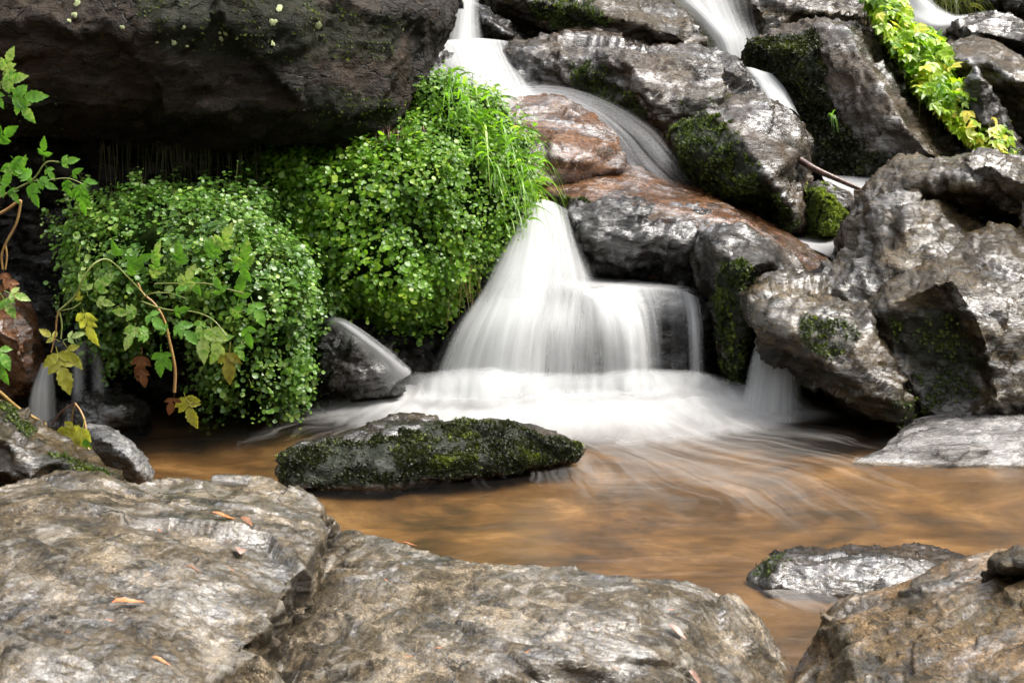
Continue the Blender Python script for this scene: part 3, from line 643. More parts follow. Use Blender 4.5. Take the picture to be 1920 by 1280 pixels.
rock('boulder', 'mossy brown rock sloping down at the left edge, carrying yellow twigs', 'boulder',
     [(-200, 690, .24), (0, 742, .19), (55, 785, .16), (110, 808, .14), (170, 845, .11), (235, 893, .08), (250, 930, .02), (100, 960, .03), (-200, 1000, .05)], [[(-60, 800, .2), (30, 830, .17), (100, 860, .14), (180, 898, .1)], [(-40, 880, .13), (60, 900, .12)]],
     M['tan'], mode='z', thick=.3, back=(0, .3, -1), vox=.006, seed=67, amp=.012, strata=(.5, -.3, .8), step=.8, moss=[([(0, 745), (60, 790), (60, 820), (0, 790)], .8), ([(60, 860), (120, 850), (230, 895), (120, 900)], .7)], moss_n=400, moss_size=.005)
rock('stone', 'smooth pale grey stone at the pool edge, left of the floating leaf', 'stone',
     [(140, 812, .09), (165, 796, .10), (200, 795, .10), (238, 812, .085), (268, 846, .055), (290, 880, .02), (306, 905, -.02), (270, 925, -.03), (215, 915, -.01), (160, 860, .05)], [[(190, 820, .10), (240, 855, .075), (265, 890, .035)]],
     M['grey'], mode='z', thick=.2, back=(-.2, .3, -1), vox=.005, seed=69, amp=.008, L=.1)
rock('mossy_rock', 'long low dark rock in the pool centre, bearded with green moss', 'rock',
     [(518, 885, 2.415), (524, 848, 2.445), (560, 830, 2.485), (610, 818, 2.515), (655, 800, 2.555), (715, 783, 2.615), (768, 774, 2.645), (810, 780, 2.645), (870, 784, 2.635), (935, 787, 2.625), (1000, 801, 2.605), (1060, 820, 2.575), (1100, 838, 2.555), (1092, 852, 2.535), (1050, 862, 2.515), (960, 878, 2.475), (860, 895, 2.435), (750, 908, 2.415), (640, 918, 2.395), (548, 915, 2.395)],
     [[(545, 858, 2.415), (640, 835, 2.460), (720, 812, 2.485), (800, 800, 2.515), (880, 800, 2.535), (980, 818, 2.515), (1060, 840, 2.515)], [(600, 880, 2.405), (750, 870, 2.420), (880, 860, 2.440), (980, 855, 2.475)]],
     M['wet'], thick=.22, back=(0, 1, -.5), vox=.005, seed=71, amp=.009, L=.12, smooth=2,
     moss=[([(520, 850), (620, 830), (720, 820), (780, 805), (870, 786), (960, 795), (1090, 838), (1080, 860), (900, 890), (640, 915), (530, 905)], 1.0)], moss_n=5600, moss_mat=M['stonemoss'], moss_size=.005, key='midstone')
# foreground
rock('rock_slab', 'broad tan foreground slab at lower left, its right end broken off in a step', 'rock',
     [(-200, 905, .17), (0, 907, .16), (60, 892, .16), (120, 880, .16), (180, 873, .16), (232, 890, .145), (300, 907, .125), (352, 894, .12), (420, 891, .115), (500, 899, .11), (560, 916, .10), (600, 942, .085), (616, 990, .03), (606, 1050, .02), (586, 1110, .03), (556, 1170, .04), (530, 1240, .05), (540, 1300, .08), (560, 1420, .10), (-200, 1420, .18)],
     [[(602, 962, .105), (590, 1000, .115), (568, 1060, .13), (534, 1120, .138), (494, 1175, .145), (452, 1226, .15), (390, 1290, .155)], [(60, 960, .175), (200, 960, .17), (340, 950, .15), (480, 950, .135)], [(0, 1080, .19), (200, 1100, .185), (380, 1080, .17)], [(0, 1250, .2), (220, 1240, .19)]],
     M['tanfg'], mode='z', thick=.35, back=(0, .35, -1), vox=.0036, seed=73, amp=.009, L=.22, strata=(.42, .55, .7), step=1.7, bed=.05, smooth=2, key='fg1')
rock('rock_slab', 'low tan foreground slab at bottom middle, dipping to the outlet', 'rock',
     [(440, 1300, .05), (490, 1230, .04), (535, 1130, .03), (575, 1050, .02), (612, 1000, .02), (660, 996, .045), (700, 1003, .055), (760, 1016, .06), (830, 1036, .065), (920, 1056, .07), (1000, 1059, .075), (1100, 1068, .08), (1200, 1080, .08), (1268, 1085, .08), (1330, 1096, .07), (1380, 1121, .05), (1422, 1162, .02), (1452, 1212, -.01), (1468, 1242, -.02), (1490, 1275, -.03), (1510, 1420, -.02), (440, 1420, .09)],
     [[(640, 1060, .06), (800, 1080, .09), (1000, 1100, .105), (1200, 1120, .105), (1310, 1135, .085), (1390, 1200, .04)], [(600, 1200, .075), (800, 1220, .115), (1050, 1230, .125), (1250, 1230, .10), (1380, 1270, .05)]],
     M['tanfg'], mode='z', thick=.35, back=(0, .35, -1), vox=.0036, seed=75, amp=.0085, L=.2, strata=(.42, .55, .7), step=1.9, bed=.042, smooth=2, key='fg2')
rock('stone', 'small tan stone wedged behind the step of the foreground slab', 'stone',
     [(590, 985, .05), (600, 964, .07), (620, 963, .07), (633, 972, .055), (632, 990, .02), (610, 1005, .01)], [[(615, 976, .07)]], M['tanfg'], mode='z', thick=.1, back=(0, .3, -1), vox=.004, seed=76, amp=.004, L=.05)
rock('rock_slab', 'orange-brown foreground rock filling the lower right corner', 'rock',
     [(1512, 1222, -.02), (1528, 1182, .02), (1560, 1143, .055), (1600, 1117, .075), (1700, 1092, .09), (1800, 1052, .115), (1850, 1036, .125), (1925, 1017, .135), (2100, 990, .15), (2100, 1420, .17), (1480, 1420, .02), (1490, 1290, 0.0)],
     [[(1580, 1190, .075), (1680, 1150, .105), (1800, 1110, .13), (1930, 1080, .15)], [(1600, 1290, .085), (1780, 1220, .13), (1950, 1190, .16)]],
     M['orange'], mode='z', thick=.35, back=(0, .35, -1), vox=.0036, seed=77, amp=.010, L=.18, strata=(-.3, .6, .7), step=1.6, bed=.04, smooth=2, key='fg3')
rock('stone', 'dark brown chunk lying on the orange-brown rock at the right edge', 'stone',
     [(1835, 1070, .145), (1850, 1048, .17), (1890, 1030, .185), (1930, 1020, .19), (2020, 1010, .2), (2020, 1085, .15), (1930, 1092, .13), (1870, 1092, .13)], [[(1880, 1062, .18), (1950, 1055, .19)]], M['tan'], mode='z', thick=.08, back=(0, .3, -1), vox=.004, seed=78, amp=.005, L=.07)
rock('rock', 'low wet grey rock awash in the outlet, ringed by smooth water', 'rock',
     [(1402, 1088, 1.93), (1428, 1052, 1.97), (1460, 1036, 2.0), (1530, 1023, 2.03), (1600, 1018, 2.04), (1700, 1016, 2.04), (1752, 1021, 2.04), (1845, 1048, 2.0), (1880, 1085, 1.92), (1700, 1116, 1.86), (1560, 1118, 1.86), (1440, 1108, 1.88)],
     [[(1460, 1062, 1.9), (1560, 1050, 1.91), (1680, 1045, 1.92), (1790, 1052, 1.94)], [(1560, 1085, 1.875), (1680, 1085, 1.88)]], M['wet'], thick=.2, back=(0, 1, -.5), vox=.004, seed=79, amp=.008, L=.09,
     moss=[([(1405, 1080), (1430, 1050), (1470, 1037), (1480, 1060), (1440, 1085)], .6)], moss_n=160, moss_size=.003)

# lichen on the overhang
def lichen():
    o, p, nn = ROCKS['overhanging_boulder']
    px = project(p); fr = ((np.array([0, 0, CAM_H]) - p) * nn).sum(1) > 0
    spots = [(128, 8, 7), (150, 5, 6), (160, 14, 5), (138, 24, 5), (512, 20, 8), (608, 44, 10), (505, 66, 8), (500, 62, 6), (318, 84, 6), (325, 78, 4), (218, 146, 6), (230, 148, 5), (222, 142, 4), (376, 135, 5), (340, 50, 4), (392, 150, 4), (286, 178, 4), (410, 45, 6), (430, 60, 5), (418, 74, 4), (212, 40, 5), (440, 105, 4), (296, 68, 3), (352, 72, 3), (742, 62, 5)]
    for x, y, r in spots:
        V, Fc = [], []
        d = np.hypot(px[:, 0] - x, px[:, 1] - y) + (~fr) * 1e6
        near = np.argsort(d)[:40]
        for _ in range(1):
            i = rng.choice(near); c = p[i] + nn[i] * .004
            X, Yv, Z = frames(nn[i:i + 1]); k = 11; q0 = r * .95 * p[i][1] / F; b = len(V)
            V.append(c + Z[0] * .003)
            for j in range(k):
                a = j * 2 * math.pi / k; q = q0 * rng.uniform(.55, 1.25)
                V.append(c + X[0] * math.cos(a) * q + Yv[0] * math.sin(a) * q)
            Fc += [(b, b + 1 + j, b + 1 + (j + 1) % k) for j in range(k)]
        link('lichen', mesh('lichen', V, np.array(Fc)), M['lichen'], o)
lichen()

# ------------------------------------------------------------------ falling water
def fall(name, label, guides, mat, layers=((0, 1),), **kw):
    o = None
    for k, (off, d) in enumerate(layers):
        s = sheet(name if k == 0 else 'water_layer', label, guides, mat, off=off, dens=d, seed=kw.pop('seed', 0) if False else kw.get('seed', 0) + k * 5, parent=o, **{a: b for a, b in kw.items() if a != 'seed'})
        o = o or s
    return o
LY = ((0, .85), (.03, .6), (.06, .4))
fall('waterfall', 'narrow white top fall dropping behind the black boulder',
     [[(838, -40, 4.6, 0), (834, 20, 4.55, 0), (815, 80, 4.5, 0)], [(860, -40, 4.6, .7), (858, 20, 4.5, .6), (848, 80, 4.4, .7)], [(882, -40, 4.6, 1), (878, 20, 4.5, .8), (875, 80, 4.4, .9)], [(908, -40, 4.6, 0), (904, 20, 4.55, 0), (915, 80, 4.5, .2)]], M['silk'], LY[:2], seed=1)
fall('waterfall', 'white water pouring over the rounded lip behind the grass tuft',
     [[(790, 95, 4.1, .1), (788, 115, 3.9, .3), (795, 150, 3.85, .3), (800, 200, 3.8, .1)], [(815, 84, 4.3, .7), (822, 105, 4.0, .7), (835, 150, 3.85, .6), (842, 220, 3.75, .5)], [(850, 74, 4.4, 1), (868, 95, 4.1, 1), (885, 145, 3.88, .9), (890, 220, 3.78, .9)], [(895, 72, 4.4, 1), (915, 95, 4.15, 1), (935, 145, 3.95, 1), (945, 210, 3.8, .9)],
      [(935, 75, 4.4, .7), (945, 105, 4.2, .5), (965, 145, 4.05, .6), (985, 185, 3.92, .9)], [(970, 80, 4.4, 0), (965, 110, 4.3, 0), (985, 145, 4.1, .1), (1010, 180, 3.95, .3)]], M['silk'], ((0, .8), (.03, .4)), seed=2)
fall('waterfall', 'thin white veil sliding down right between boulder and brown rock',
     [[(930, 145, 4.02, .5), (980, 150, 4.05, .1), (1060, 150, 4.05, 0), (1140, 175, 4.0, 0), (1215, 220, 3.95, 0), (1270, 280, 3.88, 0), (1320, 335, 3.8, 0)],
      [(935, 165, 3.95, .9), (980, 163, 3.98, .6), (1060, 166, 3.98, .35), (1140, 194, 3.95, .28), (1212, 240, 3.88, .25), (1262, 295, 3.8, .25), (1310, 348, 3.72, .1)],
      [(935, 185, 3.92, 1), (980, 174, 3.95, .95), (1050, 177, 3.95, .7), (1120, 204, 3.9, .52), (1180, 250, 3.82, .45), (1228, 305, 3.75, .4), (1285, 358, 3.68, .15)],
      [(935, 200, 3.92, .7), (980, 183, 3.93, .7), (1045, 185, 3.92, .75), (1108, 213, 3.87, .6), (1158, 262, 3.79, .52), (1196, 318, 3.72, .42), (1250, 365, 3.66, .15)],
      [(935, 212, 3.92, .2), (975, 192, 3.93, .1), (1040, 192, 3.92, .1), (1095, 222, 3.86, .05), (1142, 270, 3.78, .05), (1170, 325, 3.7, .05), (1225, 372, 3.65, 0)]], M['silkthin'], ((0, .66),), seed=3, nu=80)
fall('waterfall', 'white spray of the upper right fall beside the pale boulder',
     [[(1225, -40, 4.9, .2), (1262, 0, 4.85, .2), (1300, 40, 4.75, .1), (1330, 80, 4.65, 0), (1340, 105, 4.6, 0)], [(1250, -40, 4.9, .9), (1288, 0, 4.8, .9), (1325, 35, 4.7, .9), (1350, 70, 4.6, .8), (1365, 110, 4.55, .7)], [(1320, -40, 4.9, .9), (1335, 0, 4.8, .75), (1355, 40, 4.7, .75), (1372, 70, 4.6, .8), (1385, 115, 4.55, .8)],
      [(1370, -40, 4.9, .3), (1375, 0, 4.8, .4), (1388, 40, 4.72, .4), (1400, 75, 4.62, .5), (1405, 115, 4.55, .4)], [(1420, -40, 4.85, 0), (1420, 10, 4.72, 0), (1425, 50, 4.68, .05), (1440, 90, 4.6, .05), (1445, 105, 4.6, 0)]], M['silk'], LY[:2], seed=4)
fall('waterfall', 'short white side fall between two boulders, upper right of centre',
     [[(1395, 125, 4.25, .2), (1412, 160, 4.2, .1), (1430, 200, 4.1, 0)], [(1412, 128, 4.25, 1), (1435, 160, 4.18, 1), (1460, 200, 4.05, 1)], [(1435, 135, 4.25, 1), (1460, 165, 4.2, 1), (1485, 205, 4.1, .9)], [(1455, 140, 4.3, 0), (1480, 170, 4.25, 0), (1505, 225, 4.15, 0)]], M['silk'], LY[:2], seed=5)
fall('waterfall', 'far white stream at the top right corner above the grey boulder',
     [[(1670, -10, 5.0, 0), (1690, 30, 4.95, 0), (1730, 55, 4.85, 0), (1780, 60, 4.8, 0), (1860, 42, 4.8, 0)], [(1690, -15, 5.0, 1), (1712, 20, 4.95, 1), (1745, 42, 4.85, 1), (1780, 46, 4.8, 1), (1840, 33, 4.8, .7)], [(1712, -20, 5.0, 1), (1735, 8, 4.95, 1), (1765, 30, 4.9, 1), (1790, 36, 4.85, .9), (1845, 26, 4.85, .5)], [(1740, -25, 5.05, 0), (1760, 5, 5.0, 0), (1790, 24, 4.95, 0), (1810, 26, 4.9, 0), (1855, 18, 4.9, 0)]], M['silk'], LY[:2], seed=6)
fall('waterfall', 'small white patch of water behind the dead branch',
     [[(1540, 325, 4.0, .1), (1590, 330, 4.0, .2), (1670, 335, 4.0, .2)], [(1545, 338, 3.95, .9), (1595, 345, 3.95, 1), (1660, 345, 3.95, 1)], [(1560, 352, 3.9, .7), (1600, 362, 3.88, 1), (1650, 362, 3.9, 1)], [(1590, 375, 3.88, .3), (1612, 385, 3.86, .3), (1640, 385, 3.86, .3)]], M['foam'], LY[:2], seed=7)
fall('waterfall', 'white puddle of foam behind the brown slab, left of the upright boulder',
     [[(1450, 438, 3.85, 0), (1530, 440, 3.85, 0), (1620, 440, 3.85, 0)], [(1470, 447, 3.75, .9), (1540, 452, 3.75, 1), (1620, 452, 3.75, .7)], [(1500, 456, 3.66, .9), (1550, 464, 3.64, .8), (1620, 468, 3.64, .4)], [(1540, 475, 3.56, .2), (1580, 495, 3.52, .2), (1630, 505, 3.5, .1)]], M['foam'], LY[:1], seed=8)
# the main fall
fall('waterfall', 'white upper plunge of the main fall emerging behind hanging grass',
     [[(965, 430, 3.35, 0), (940, 470, 3.28, .1), (905, 530, 3.22, .1), (880, 590, 3.18, 0), (860, 640, 3.14, 0)], [(985, 395, 3.4, .4), (968, 450, 3.3, .9), (945, 515, 3.2, .9), (922, 580, 3.14, .4), (900, 650, 3.08, 0)], [(1010, 375, 3.45, .9), (1005, 440, 3.32, 1), (998, 510, 3.2, 1), (985, 580, 3.12, .5), (972, 660, 3.04, 0)], [(1035, 378, 3.45, .8), (1042, 440, 3.34, .8), (1046, 505, 3.24, .8), (1044, 560, 3.17, .3), (1040, 620, 3.1, 0)],
      [(1058, 390, 3.42, .3), (1070, 450, 3.36, .4), (1084, 510, 3.3, .5), (1096, 550, 3.24, .2), (1104, 590, 3.18, 0)], [(1075, 400, 3.42, 0), (1092, 460, 3.38, 0), (1118, 510, 3.34, 0), (1140, 540, 3.28, 0), (1150, 570, 3.22, 0)]], M['silk'], LY, seed=9, nv=90)
fall('waterfall', 'broad silky white curtain of the main fall spreading into the pool',
     [[(925, 500, 3.26, 0), (880, 565, 3.16, 0), (825, 645, 3.08, 0), (765, 782, 3.02, 0)], [(945, 490, 3.26, .05), (905, 560, 3.15, .42), (862, 640, 3.06, .40), (812, 782, 3.0, .45)], [(968, 485, 3.26, .1), (938, 560, 3.13, .8), (905, 640, 3.04, .62), (868, 782, 2.98, .7)], [(1000, 490, 3.26, .1), (978, 560, 3.12, 1), (955, 640, 3.03, .85), (930, 782, 2.98, .9)],
      [(1025, 505, 3.27, .1), (1010, 560, 3.13, .85), (995, 640, 3.04, .68), (985, 782, 2.99, .7)], [(1050, 520, 3.29, .1), (1036, 575, 3.17, .62), (1025, 640, 3.08, .42), (1020, 782, 3.02, .45)], [(1078, 528, 3.30, .3), (1072, 580, 3.18, .6), (1066, 640, 3.08, .55), (1062, 782, 3.02, .5)], [(1105, 540, 3.28, .9), (1112, 580, 3.16, .55), (1114, 640, 3.07, .40), (1114, 782, 3.02, .42)],
      [(1125, 540, 3.27, 1), (1142, 580, 3.15, .8), (1154, 640, 3.06, .5), (1162, 782, 3.01, .35)], [(1148, 535, 3.27, .95), (1174, 580, 3.15, .85), (1188, 640, 3.06, .7), (1196, 782, 3.0, .62)], [(1175, 536, 3.27, .8), (1204, 585, 3.17, .45), (1216, 650, 3.1, .3), (1222, 782, 3.04, .3)],
      [(1205, 540, 3.28, .1), (1226, 588, 3.19, 0), (1236, 650, 3.12, 0), (1242, 782, 3.06, 0)]], M['silk'], ((0, .95), (.04, .6)), seed=10, nu=150, nv=90)
fall('waterfall', 'thin broken veils over the dark ledge at the right end of the main fall',
     [[(1180, 536, 3.28, 0), (1200, 585, 3.19, 0), (1212, 650, 3.13, 0), (1216, 782, 3.08, 0)], [(1205, 538, 3.28, .5), (1222, 585, 3.2, .30), (1230, 650, 3.14, .22), (1236, 782, 3.09, .3)], [(1232, 539, 3.28, .42), (1245, 590, 3.2, .2), (1252, 650, 3.15, .13), (1256, 782, 3.1, .25)], [(1258, 541, 3.28, .45), (1268, 590, 3.2, .22), (1273, 650, 3.15, .12), (1276, 782, 3.1, .25)],
      [(1280, 545, 3.27, .45), (1287, 590, 3.2, .28), (1290, 650, 3.14, .2), (1292, 782, 3.09, .3)], [(1294, 550, 3.26, .6), (1301, 590, 3.19, .72), (1304, 650, 3.13, .62), (1306, 782, 3.08, .6)], [(1306, 556, 3.26, .3), (1314, 595, 3.2, .3), (1318, 655, 3.14, .2), (1321, 782, 3.1, .25)], [(1325, 566, 3.27, 0), (1336, 602, 3.21, 0), (1342, 660, 3.17, 0), (1346, 782, 3.13, 0)]], M['silkthin'], ((0, 1),), seed=16, nu=90, nv=80)
fall('waterfall', 'white lip of water running along the ledge to the curtain fall',
     [[(1040, 505, 3.46, 0), (1080, 512, 3.46, .05), (1180, 520, 3.46, .05), (1280, 528, 3.46, 0), (1340, 534, 3.46, 0)], [(1030, 515, 3.40, .6), (1080, 521, 3.40, .7), (1180, 526, 3.40, .5), (1270, 532, 3.40, .3), (1320, 538, 3.40, .05)], [(1020, 530, 3.31, .9), (1080, 533, 3.31, .8), (1180, 536, 3.31, .6), (1262, 540, 3.31, .45), (1310, 546, 3.31, .1)], [(1015, 548, 3.24, .2), (1080, 550, 3.25, .3), (1180, 552, 3.25, .25), (1262, 552, 3.26, .1), (1310, 556, 3.27, 0)], [(1010, 575, 3.18, 0), (1080, 570, 3.2, 0), (1190, 570, 3.2, 0), (1264, 565, 3.22, 0), (1312, 570, 3.24, 0)]], M['foam'], ((0, .9),), seed=11)
fall('waterfall', 'small white fan of water under the leaning rock',
     [[(1425, 620, 3.12, 0), (1405, 670, 3.05, 0), (1375, 792, 2.95, 0)], [(1435, 625, 3.12, .8), (1422, 670, 3.03, .6), (1400, 792, 2.94, .6)], [(1455, 640, 3.12, 1), (1450, 680, 3.02, .9), (1440, 792, 2.93, .85)], [(1475, 655, 3.12, .9), (1478, 690, 3.02, .7), (1478, 792, 2.93, .55)], [(1500, 670, 3.12, 0), (1505, 705, 3.04, 0), (1510, 792, 2.95, 0)]], M['silk'], LY[:2], seed=12)
fall('waterfall', 'little white fall beside the rusty boulder at the left edge',
     [[(72, 690, 2.94, 0), (55, 730, 2.90, 0), (45, 800, 2.88, 0)], [(80, 680, 2.94, .6), (66, 730, 2.89, .7), (60, 800, 2.87, .7)], [(92, 685, 2.94, .8), (88, 730, 2.89, .75), (86, 800, 2.87, .8)], [(102, 690, 2.95, 0), (108, 740, 2.92, .05), (112, 800, 2.90, 0)]], M['silk'], LY[:2], seed=13)
fall('waterfall', 'little twin trickle falling under the hanging leaves at left',
     [[(138, 640, 2.96, 0), (132, 700, 2.94, 0), (128, 790, 2.90, 0)], [(150, 640, 2.96, .55), (145, 700, 2.93, .6), (145, 790, 2.89, .5)], [(165, 640, 2.96, .3), (166, 700, 2.94, .1), (168, 790, 2.90, .2)], [(182, 650, 2.96, .5), (188, 700, 2.93, .6), (190, 790, 2.89, .4)], [(196, 660, 2.96, 0), (206, 710, 2.94, 0), (212, 790, 2.90, 0)]], M['silkthin'], LY[:2], seed=14)
fall('waterfall', 'thin clear slide of water over the black glossy boulder',
     [[(600, 588, 3.06, .1), (650, 600, 2.98, .15), (710, 640, 2.94, .15), (770, 690, 2.92, .1)], [(605, 600, 3.04, .5), (650, 610, 2.93, .6), (705, 650, 2.90, .55), (768, 702, 2.88, .5)], [(610, 610, 3.03, .1), (650, 624, 2.92, .3), (695, 662, 2.90, .45), (745, 716, 2.88, .5)], [(620, 625, 3.02, 0), (655, 645, 2.94, 0), (690, 680, 2.92, .05), (725, 740, 2.9, .1)]], M['silkthin'], LY[:1], seed=15)

# foam and streaks on the pool
sheet('foam', 'thick white foam where the main fall meets the pool',
      [[(600, 718, .012, 0), (575, 735, .012, 0), (545, 752, .012, 0), (510, 775, .01, 0)], [(680, 706, .02, 0), (650, 740, .02, .55), (610, 760, .015, .4), (555, 790, .01, 0)], [(760, 704, .03, 0), (735, 742, .03, .95), (700, 768, .02, .7), (630, 806, .01, 0)], [(850, 702, .05, 0), (835, 745, .04, 1), (810, 778, .02, .9), (765, 822, .01, .3)], [(940, 702, .055, 0), (940, 748, .04, 1), (942, 784, .02, .95), (948, 835, .01, .3)],
       [(1040, 704, .05, 0), (1052, 750, .04, 1), (1072, 788, .02, .9), (1105, 842, .01, .05)], [(1140, 704, .05, 0), (1160, 750, .04, 1), (1192, 788, .02, .85), (1250, 842, .01, .05)], [(1240, 702, .045, 0), (1266, 748, .035, 1), (1315, 782, .02, .8), (1395, 826, .01, 0)], [(1340, 705, .035, 0), (1370, 746, .03, 1), (1418, 770, .02, .75), (1500, 800, .01, 0)], [(1440, 728, .03, .1), (1462, 750, .02, .8), (1500, 768, .015, .4), (1580, 788, .01, 0)], [(1520, 742, .02, 0), (1530, 752, .015, 0), (1565, 766, .01, 0), (1630, 780, .01, 0)]],
      M['foam'], nu=150, nv=70, mode='z', wob=.007, seed=21)
sheet('foam', 'soft white spray hanging at the foot of the main fall',
      [[(740, 690, 3.02, 0), (735, 720, 2.98, 0), (720, 752, 2.95, 0)], [(800, 690, 3.0, 0), (798, 715, 2.96, .45), (790, 770, 2.92, 0)], [(900, 680, 2.98, 0), (900, 712, 2.93, .6), (898, 770, 2.88, 0)], [(1010, 690, 3.0, 0), (1012, 715, 2.95, .55), (1014, 770, 2.9, 0)], [(1110, 690, 3.0, 0), (1114, 715, 2.95, .4), (1118, 770, 2.9, 0)], [(1200, 685, 3.0, 0), (1206, 712, 2.96, .5), (1212, 770, 2.92, 0)], [(1300, 690, 3.06, 0), (1306, 712, 3.02, .4), (1316, 770, 2.98, 0)], [(1375, 700, 3.08, 0), (1385, 720, 3.04, 0), (1400, 745, 3.0, 0)]],
      M['mist'], nu=120, nv=24, wob=.02, seed=22)
sheet('foam', 'thin white streaks drifting over the amber pool',
      [[(560, 770, .006, 0), (500, 795, .006, .25), (440, 825, .006, .2), (380, 850, .006, 0)], [(640, 780, .006, .4), (575, 800, .006, .35), (520, 830, .006, .2), (480, 860, .006, 0)], [(1100, 830, .007, .5), (1160, 865, .007, .42), (1240, 925, .007, .2), (1330, 1000, .007, .02)], [(1160, 825, .007, .7), (1270, 865, .007, .5), (1380, 915, .007, .3), (1560, 1010, .007, .06)], [(1250, 815, .007, .7), (1380, 850, .007, .48), (1510, 890, .007, .28), (1720, 985, .007, .05)], [(1350, 800, .007, .5), (1490, 825, .007, .36), (1640, 870, .007, .2), (1850, 930, .007, .03)], [(1450, 785, .007, .2), (1590, 805, .007, .15), (1700, 840, .007, .05), (1900, 890, .007, .0)]],
      M['drift'], nu=130, nv=100, mode='z', wob=.004, seed=23)
sheet('foam', 'pale swirl of smooth water in the outlet below the low rock',
      [[(1380, 1120, .006, 0), (1400, 1140, .006, 0), (1450, 1165, .006, 0)], [(1440, 1105, .008, .6), (1470, 1125, .008, .5), (1520, 1150, .008, .3)], [(1500, 1105, .008, .7), (1530, 1120, .008, .6), (1570, 1140, .008, .3)], [(1560, 1105, .006, .2), (1580, 1112, .006, .1), (1610, 1125, .006, 0)]], M['drift'], nu=40, nv=30, mode='z', wob=.003, seed=25)
sheet('foam', 'white rim of water along the flat glare-whitened rock',
      [[(1610, 850, .006, 0), (1700, 856, .006, 0), (1930, 860, .006, 0)], [(1600, 862, .008, .4), (1700, 866, .008, .3), (1930, 870, .008, .2)], [(1600, 872, .006, 0), (1700, 880, .006, 0), (1930, 886, .006, 0)]], M['drift'], nu=14, nv=60, mode='z', wob=.002, seed=27)

# ------------------------------------------------------------------ plants
def round_leaf():
    v = [(0, 0, 0)]; k = 9
    for j in range(k):
        a = j * 2 * math.pi / k; r = .5 * (1 - .16 * (abs(((a + math.pi) % (2 * math.pi)) - math.pi) < .3))
        v.append((r * math.cos(a), r * math.sin(a) * .92, .10))
    return v, [(0, 1 + j, 1 + (j + 1) % k) for j in range(k)]
def carpet(name, label, key, n, mat, size, poly=None, lift=.035, kind='stuff', cat='ground cover', up=.5, seed=0, sparse=.0, mask=None, trails=0, low=.04):
    o, p, nn = ROCKS[key]
    px = project(p); ok = ((np.array([0, 0, CAM_H]) - p) * nn).sum(1) > -.25
    if poly is not None: ok &= in_poly(px, poly)
    den = np.clip(1.5 * fbm(p / .06, 300 + seed, 3) + .5 - sparse, .24, 1) * ok
    if mask is not None: den *= mask(px)
    idx = rng.choice(len(p), size=n, p=den / den.sum())
    clump = fbm(p[idx] / .05, 310 + seed, 2)
    pos = p[idx] + nn[idx] * (rng.uniform(.15, 1.0, n) * lift * np.clip(1 + 1.3 * clump + .5 * fbm(p[idx] / .14, 320 + seed, 2), .2, 3))[:, None] + rng.normal(size=(n, 3)) * .007 + nn[idx] * (.06 * fbm(p[idx] / .10, 330 + seed, 2))[:, None] - np.array([0, 0, 1]) * (rng.exponential(.012, n) * (rng.uniform(size=n) < .25))[:, None]
    z = nn[idx] * .6 + np.array([.05, -.25, up]) + rng.normal(size=(n, 3)) * .38
    if trails:                                              # leafy runners hanging free of the bank
        ti = rng.choice(n, trails, replace=False); tp, tz = [], []
        for i in ti:
            L = min(rng.uniform(.03, .11), max(.012, (pos[i][2] - low) * .8)); m = max(2, int(L / .006)); dx = rng.normal() * .12; hang = rng.uniform() < .8
            for k in range(m):
                t = (k + 1) / m; step = np.array([dx * L * t, -.012 * t, -L * t]) if hang else np.array([dx * L * t, -.01 * t, .5 * L * t])
                tp.append(pos[i] + step + rng.normal(size=3) * .0035); tz.append(np.array([rng.normal() * .5, -.7, .5]))
        pos = np.concatenate([pos, tp]); z = np.concatenate([z, tz + rng.normal(size=(len(tz), 3)) * .3]); clump = np.concatenate([clump, np.full(len(tp), .35)]); n2 = len(pos)
    else: n2 = n
    x, y, z = frames(z, np.array([0, -.2, 1.0]))
    tv, tf = round_leaf()
    v, f, k = stamp(tv, np.array(tf), pos, x, y, z, size * np.clip(rng.lognormal(-.05, .36, n2), .4, 2.0))
    me = mesh(name, v, f)
    t = np.clip(.5 + .45 * clump + rng.normal(size=n2) * .22, 0, 1)
    attr(me, 'tint', np.repeat(t, k)[:len(me.vertices)])
    ob = link(name, me, mat); tag(ob, label, cat, None, kind)
    st = []
    for i in rng.choice(n, n // 12, replace=False):
        a = pos[i]; b = a - nn[idx[i]] * lift * .9 + np.array([0, .004, -.02])
        w = np.array([.0007, 0, 0]); st.append((np.array([a - w, a + w, b + w, b - w]), np.array([[0, 1, 2, 3]])))
    v, f = join(st); link('stems', mesh('stems', v, f), M['stem'], ob)
    return ob
carpet('ground_cover', 'dense carpet of small round cool-green leaves over the left bank', 'bank1', 24000, M['saxi'], .0082, poly=[(120, 480), (160, 410), (230, 360), (400, 350), (500, 400), (560, 500), (620, 600), (585, 660), (550, 738), (440, 740), (395, 650), (350, 600), (280, 610), (240, 650), (180, 680), (100, 580)], lift=.05, up=.7, seed=1, sparse=-.05, trails=260, low=.07)
carpet('ground_cover', 'hanging curtain of bright round leaves below the overhanging boulder', 'bank2', 22000, M['saxi2'], .0088, poly=[(490, 260), (700, 250), (800, 250), (850, 330), (835, 560), (790, 600), (700, 600), (640, 555), (490, 420)], lift=.04, up=.55, seed=2, sparse=0, trails=420, low=.22)
carpet('ground_cover', 'fine small leaves and moss on the knoll beside the upper water', 'bank2', 11000, M['saxi2'], .0072, poly=[(770, 130), (880, 160), (1000, 260), (1010, 380), (900, 560), (810, 560), (780, 330)], lift=.03, up=.6, seed=3, trails=160, low=.3)

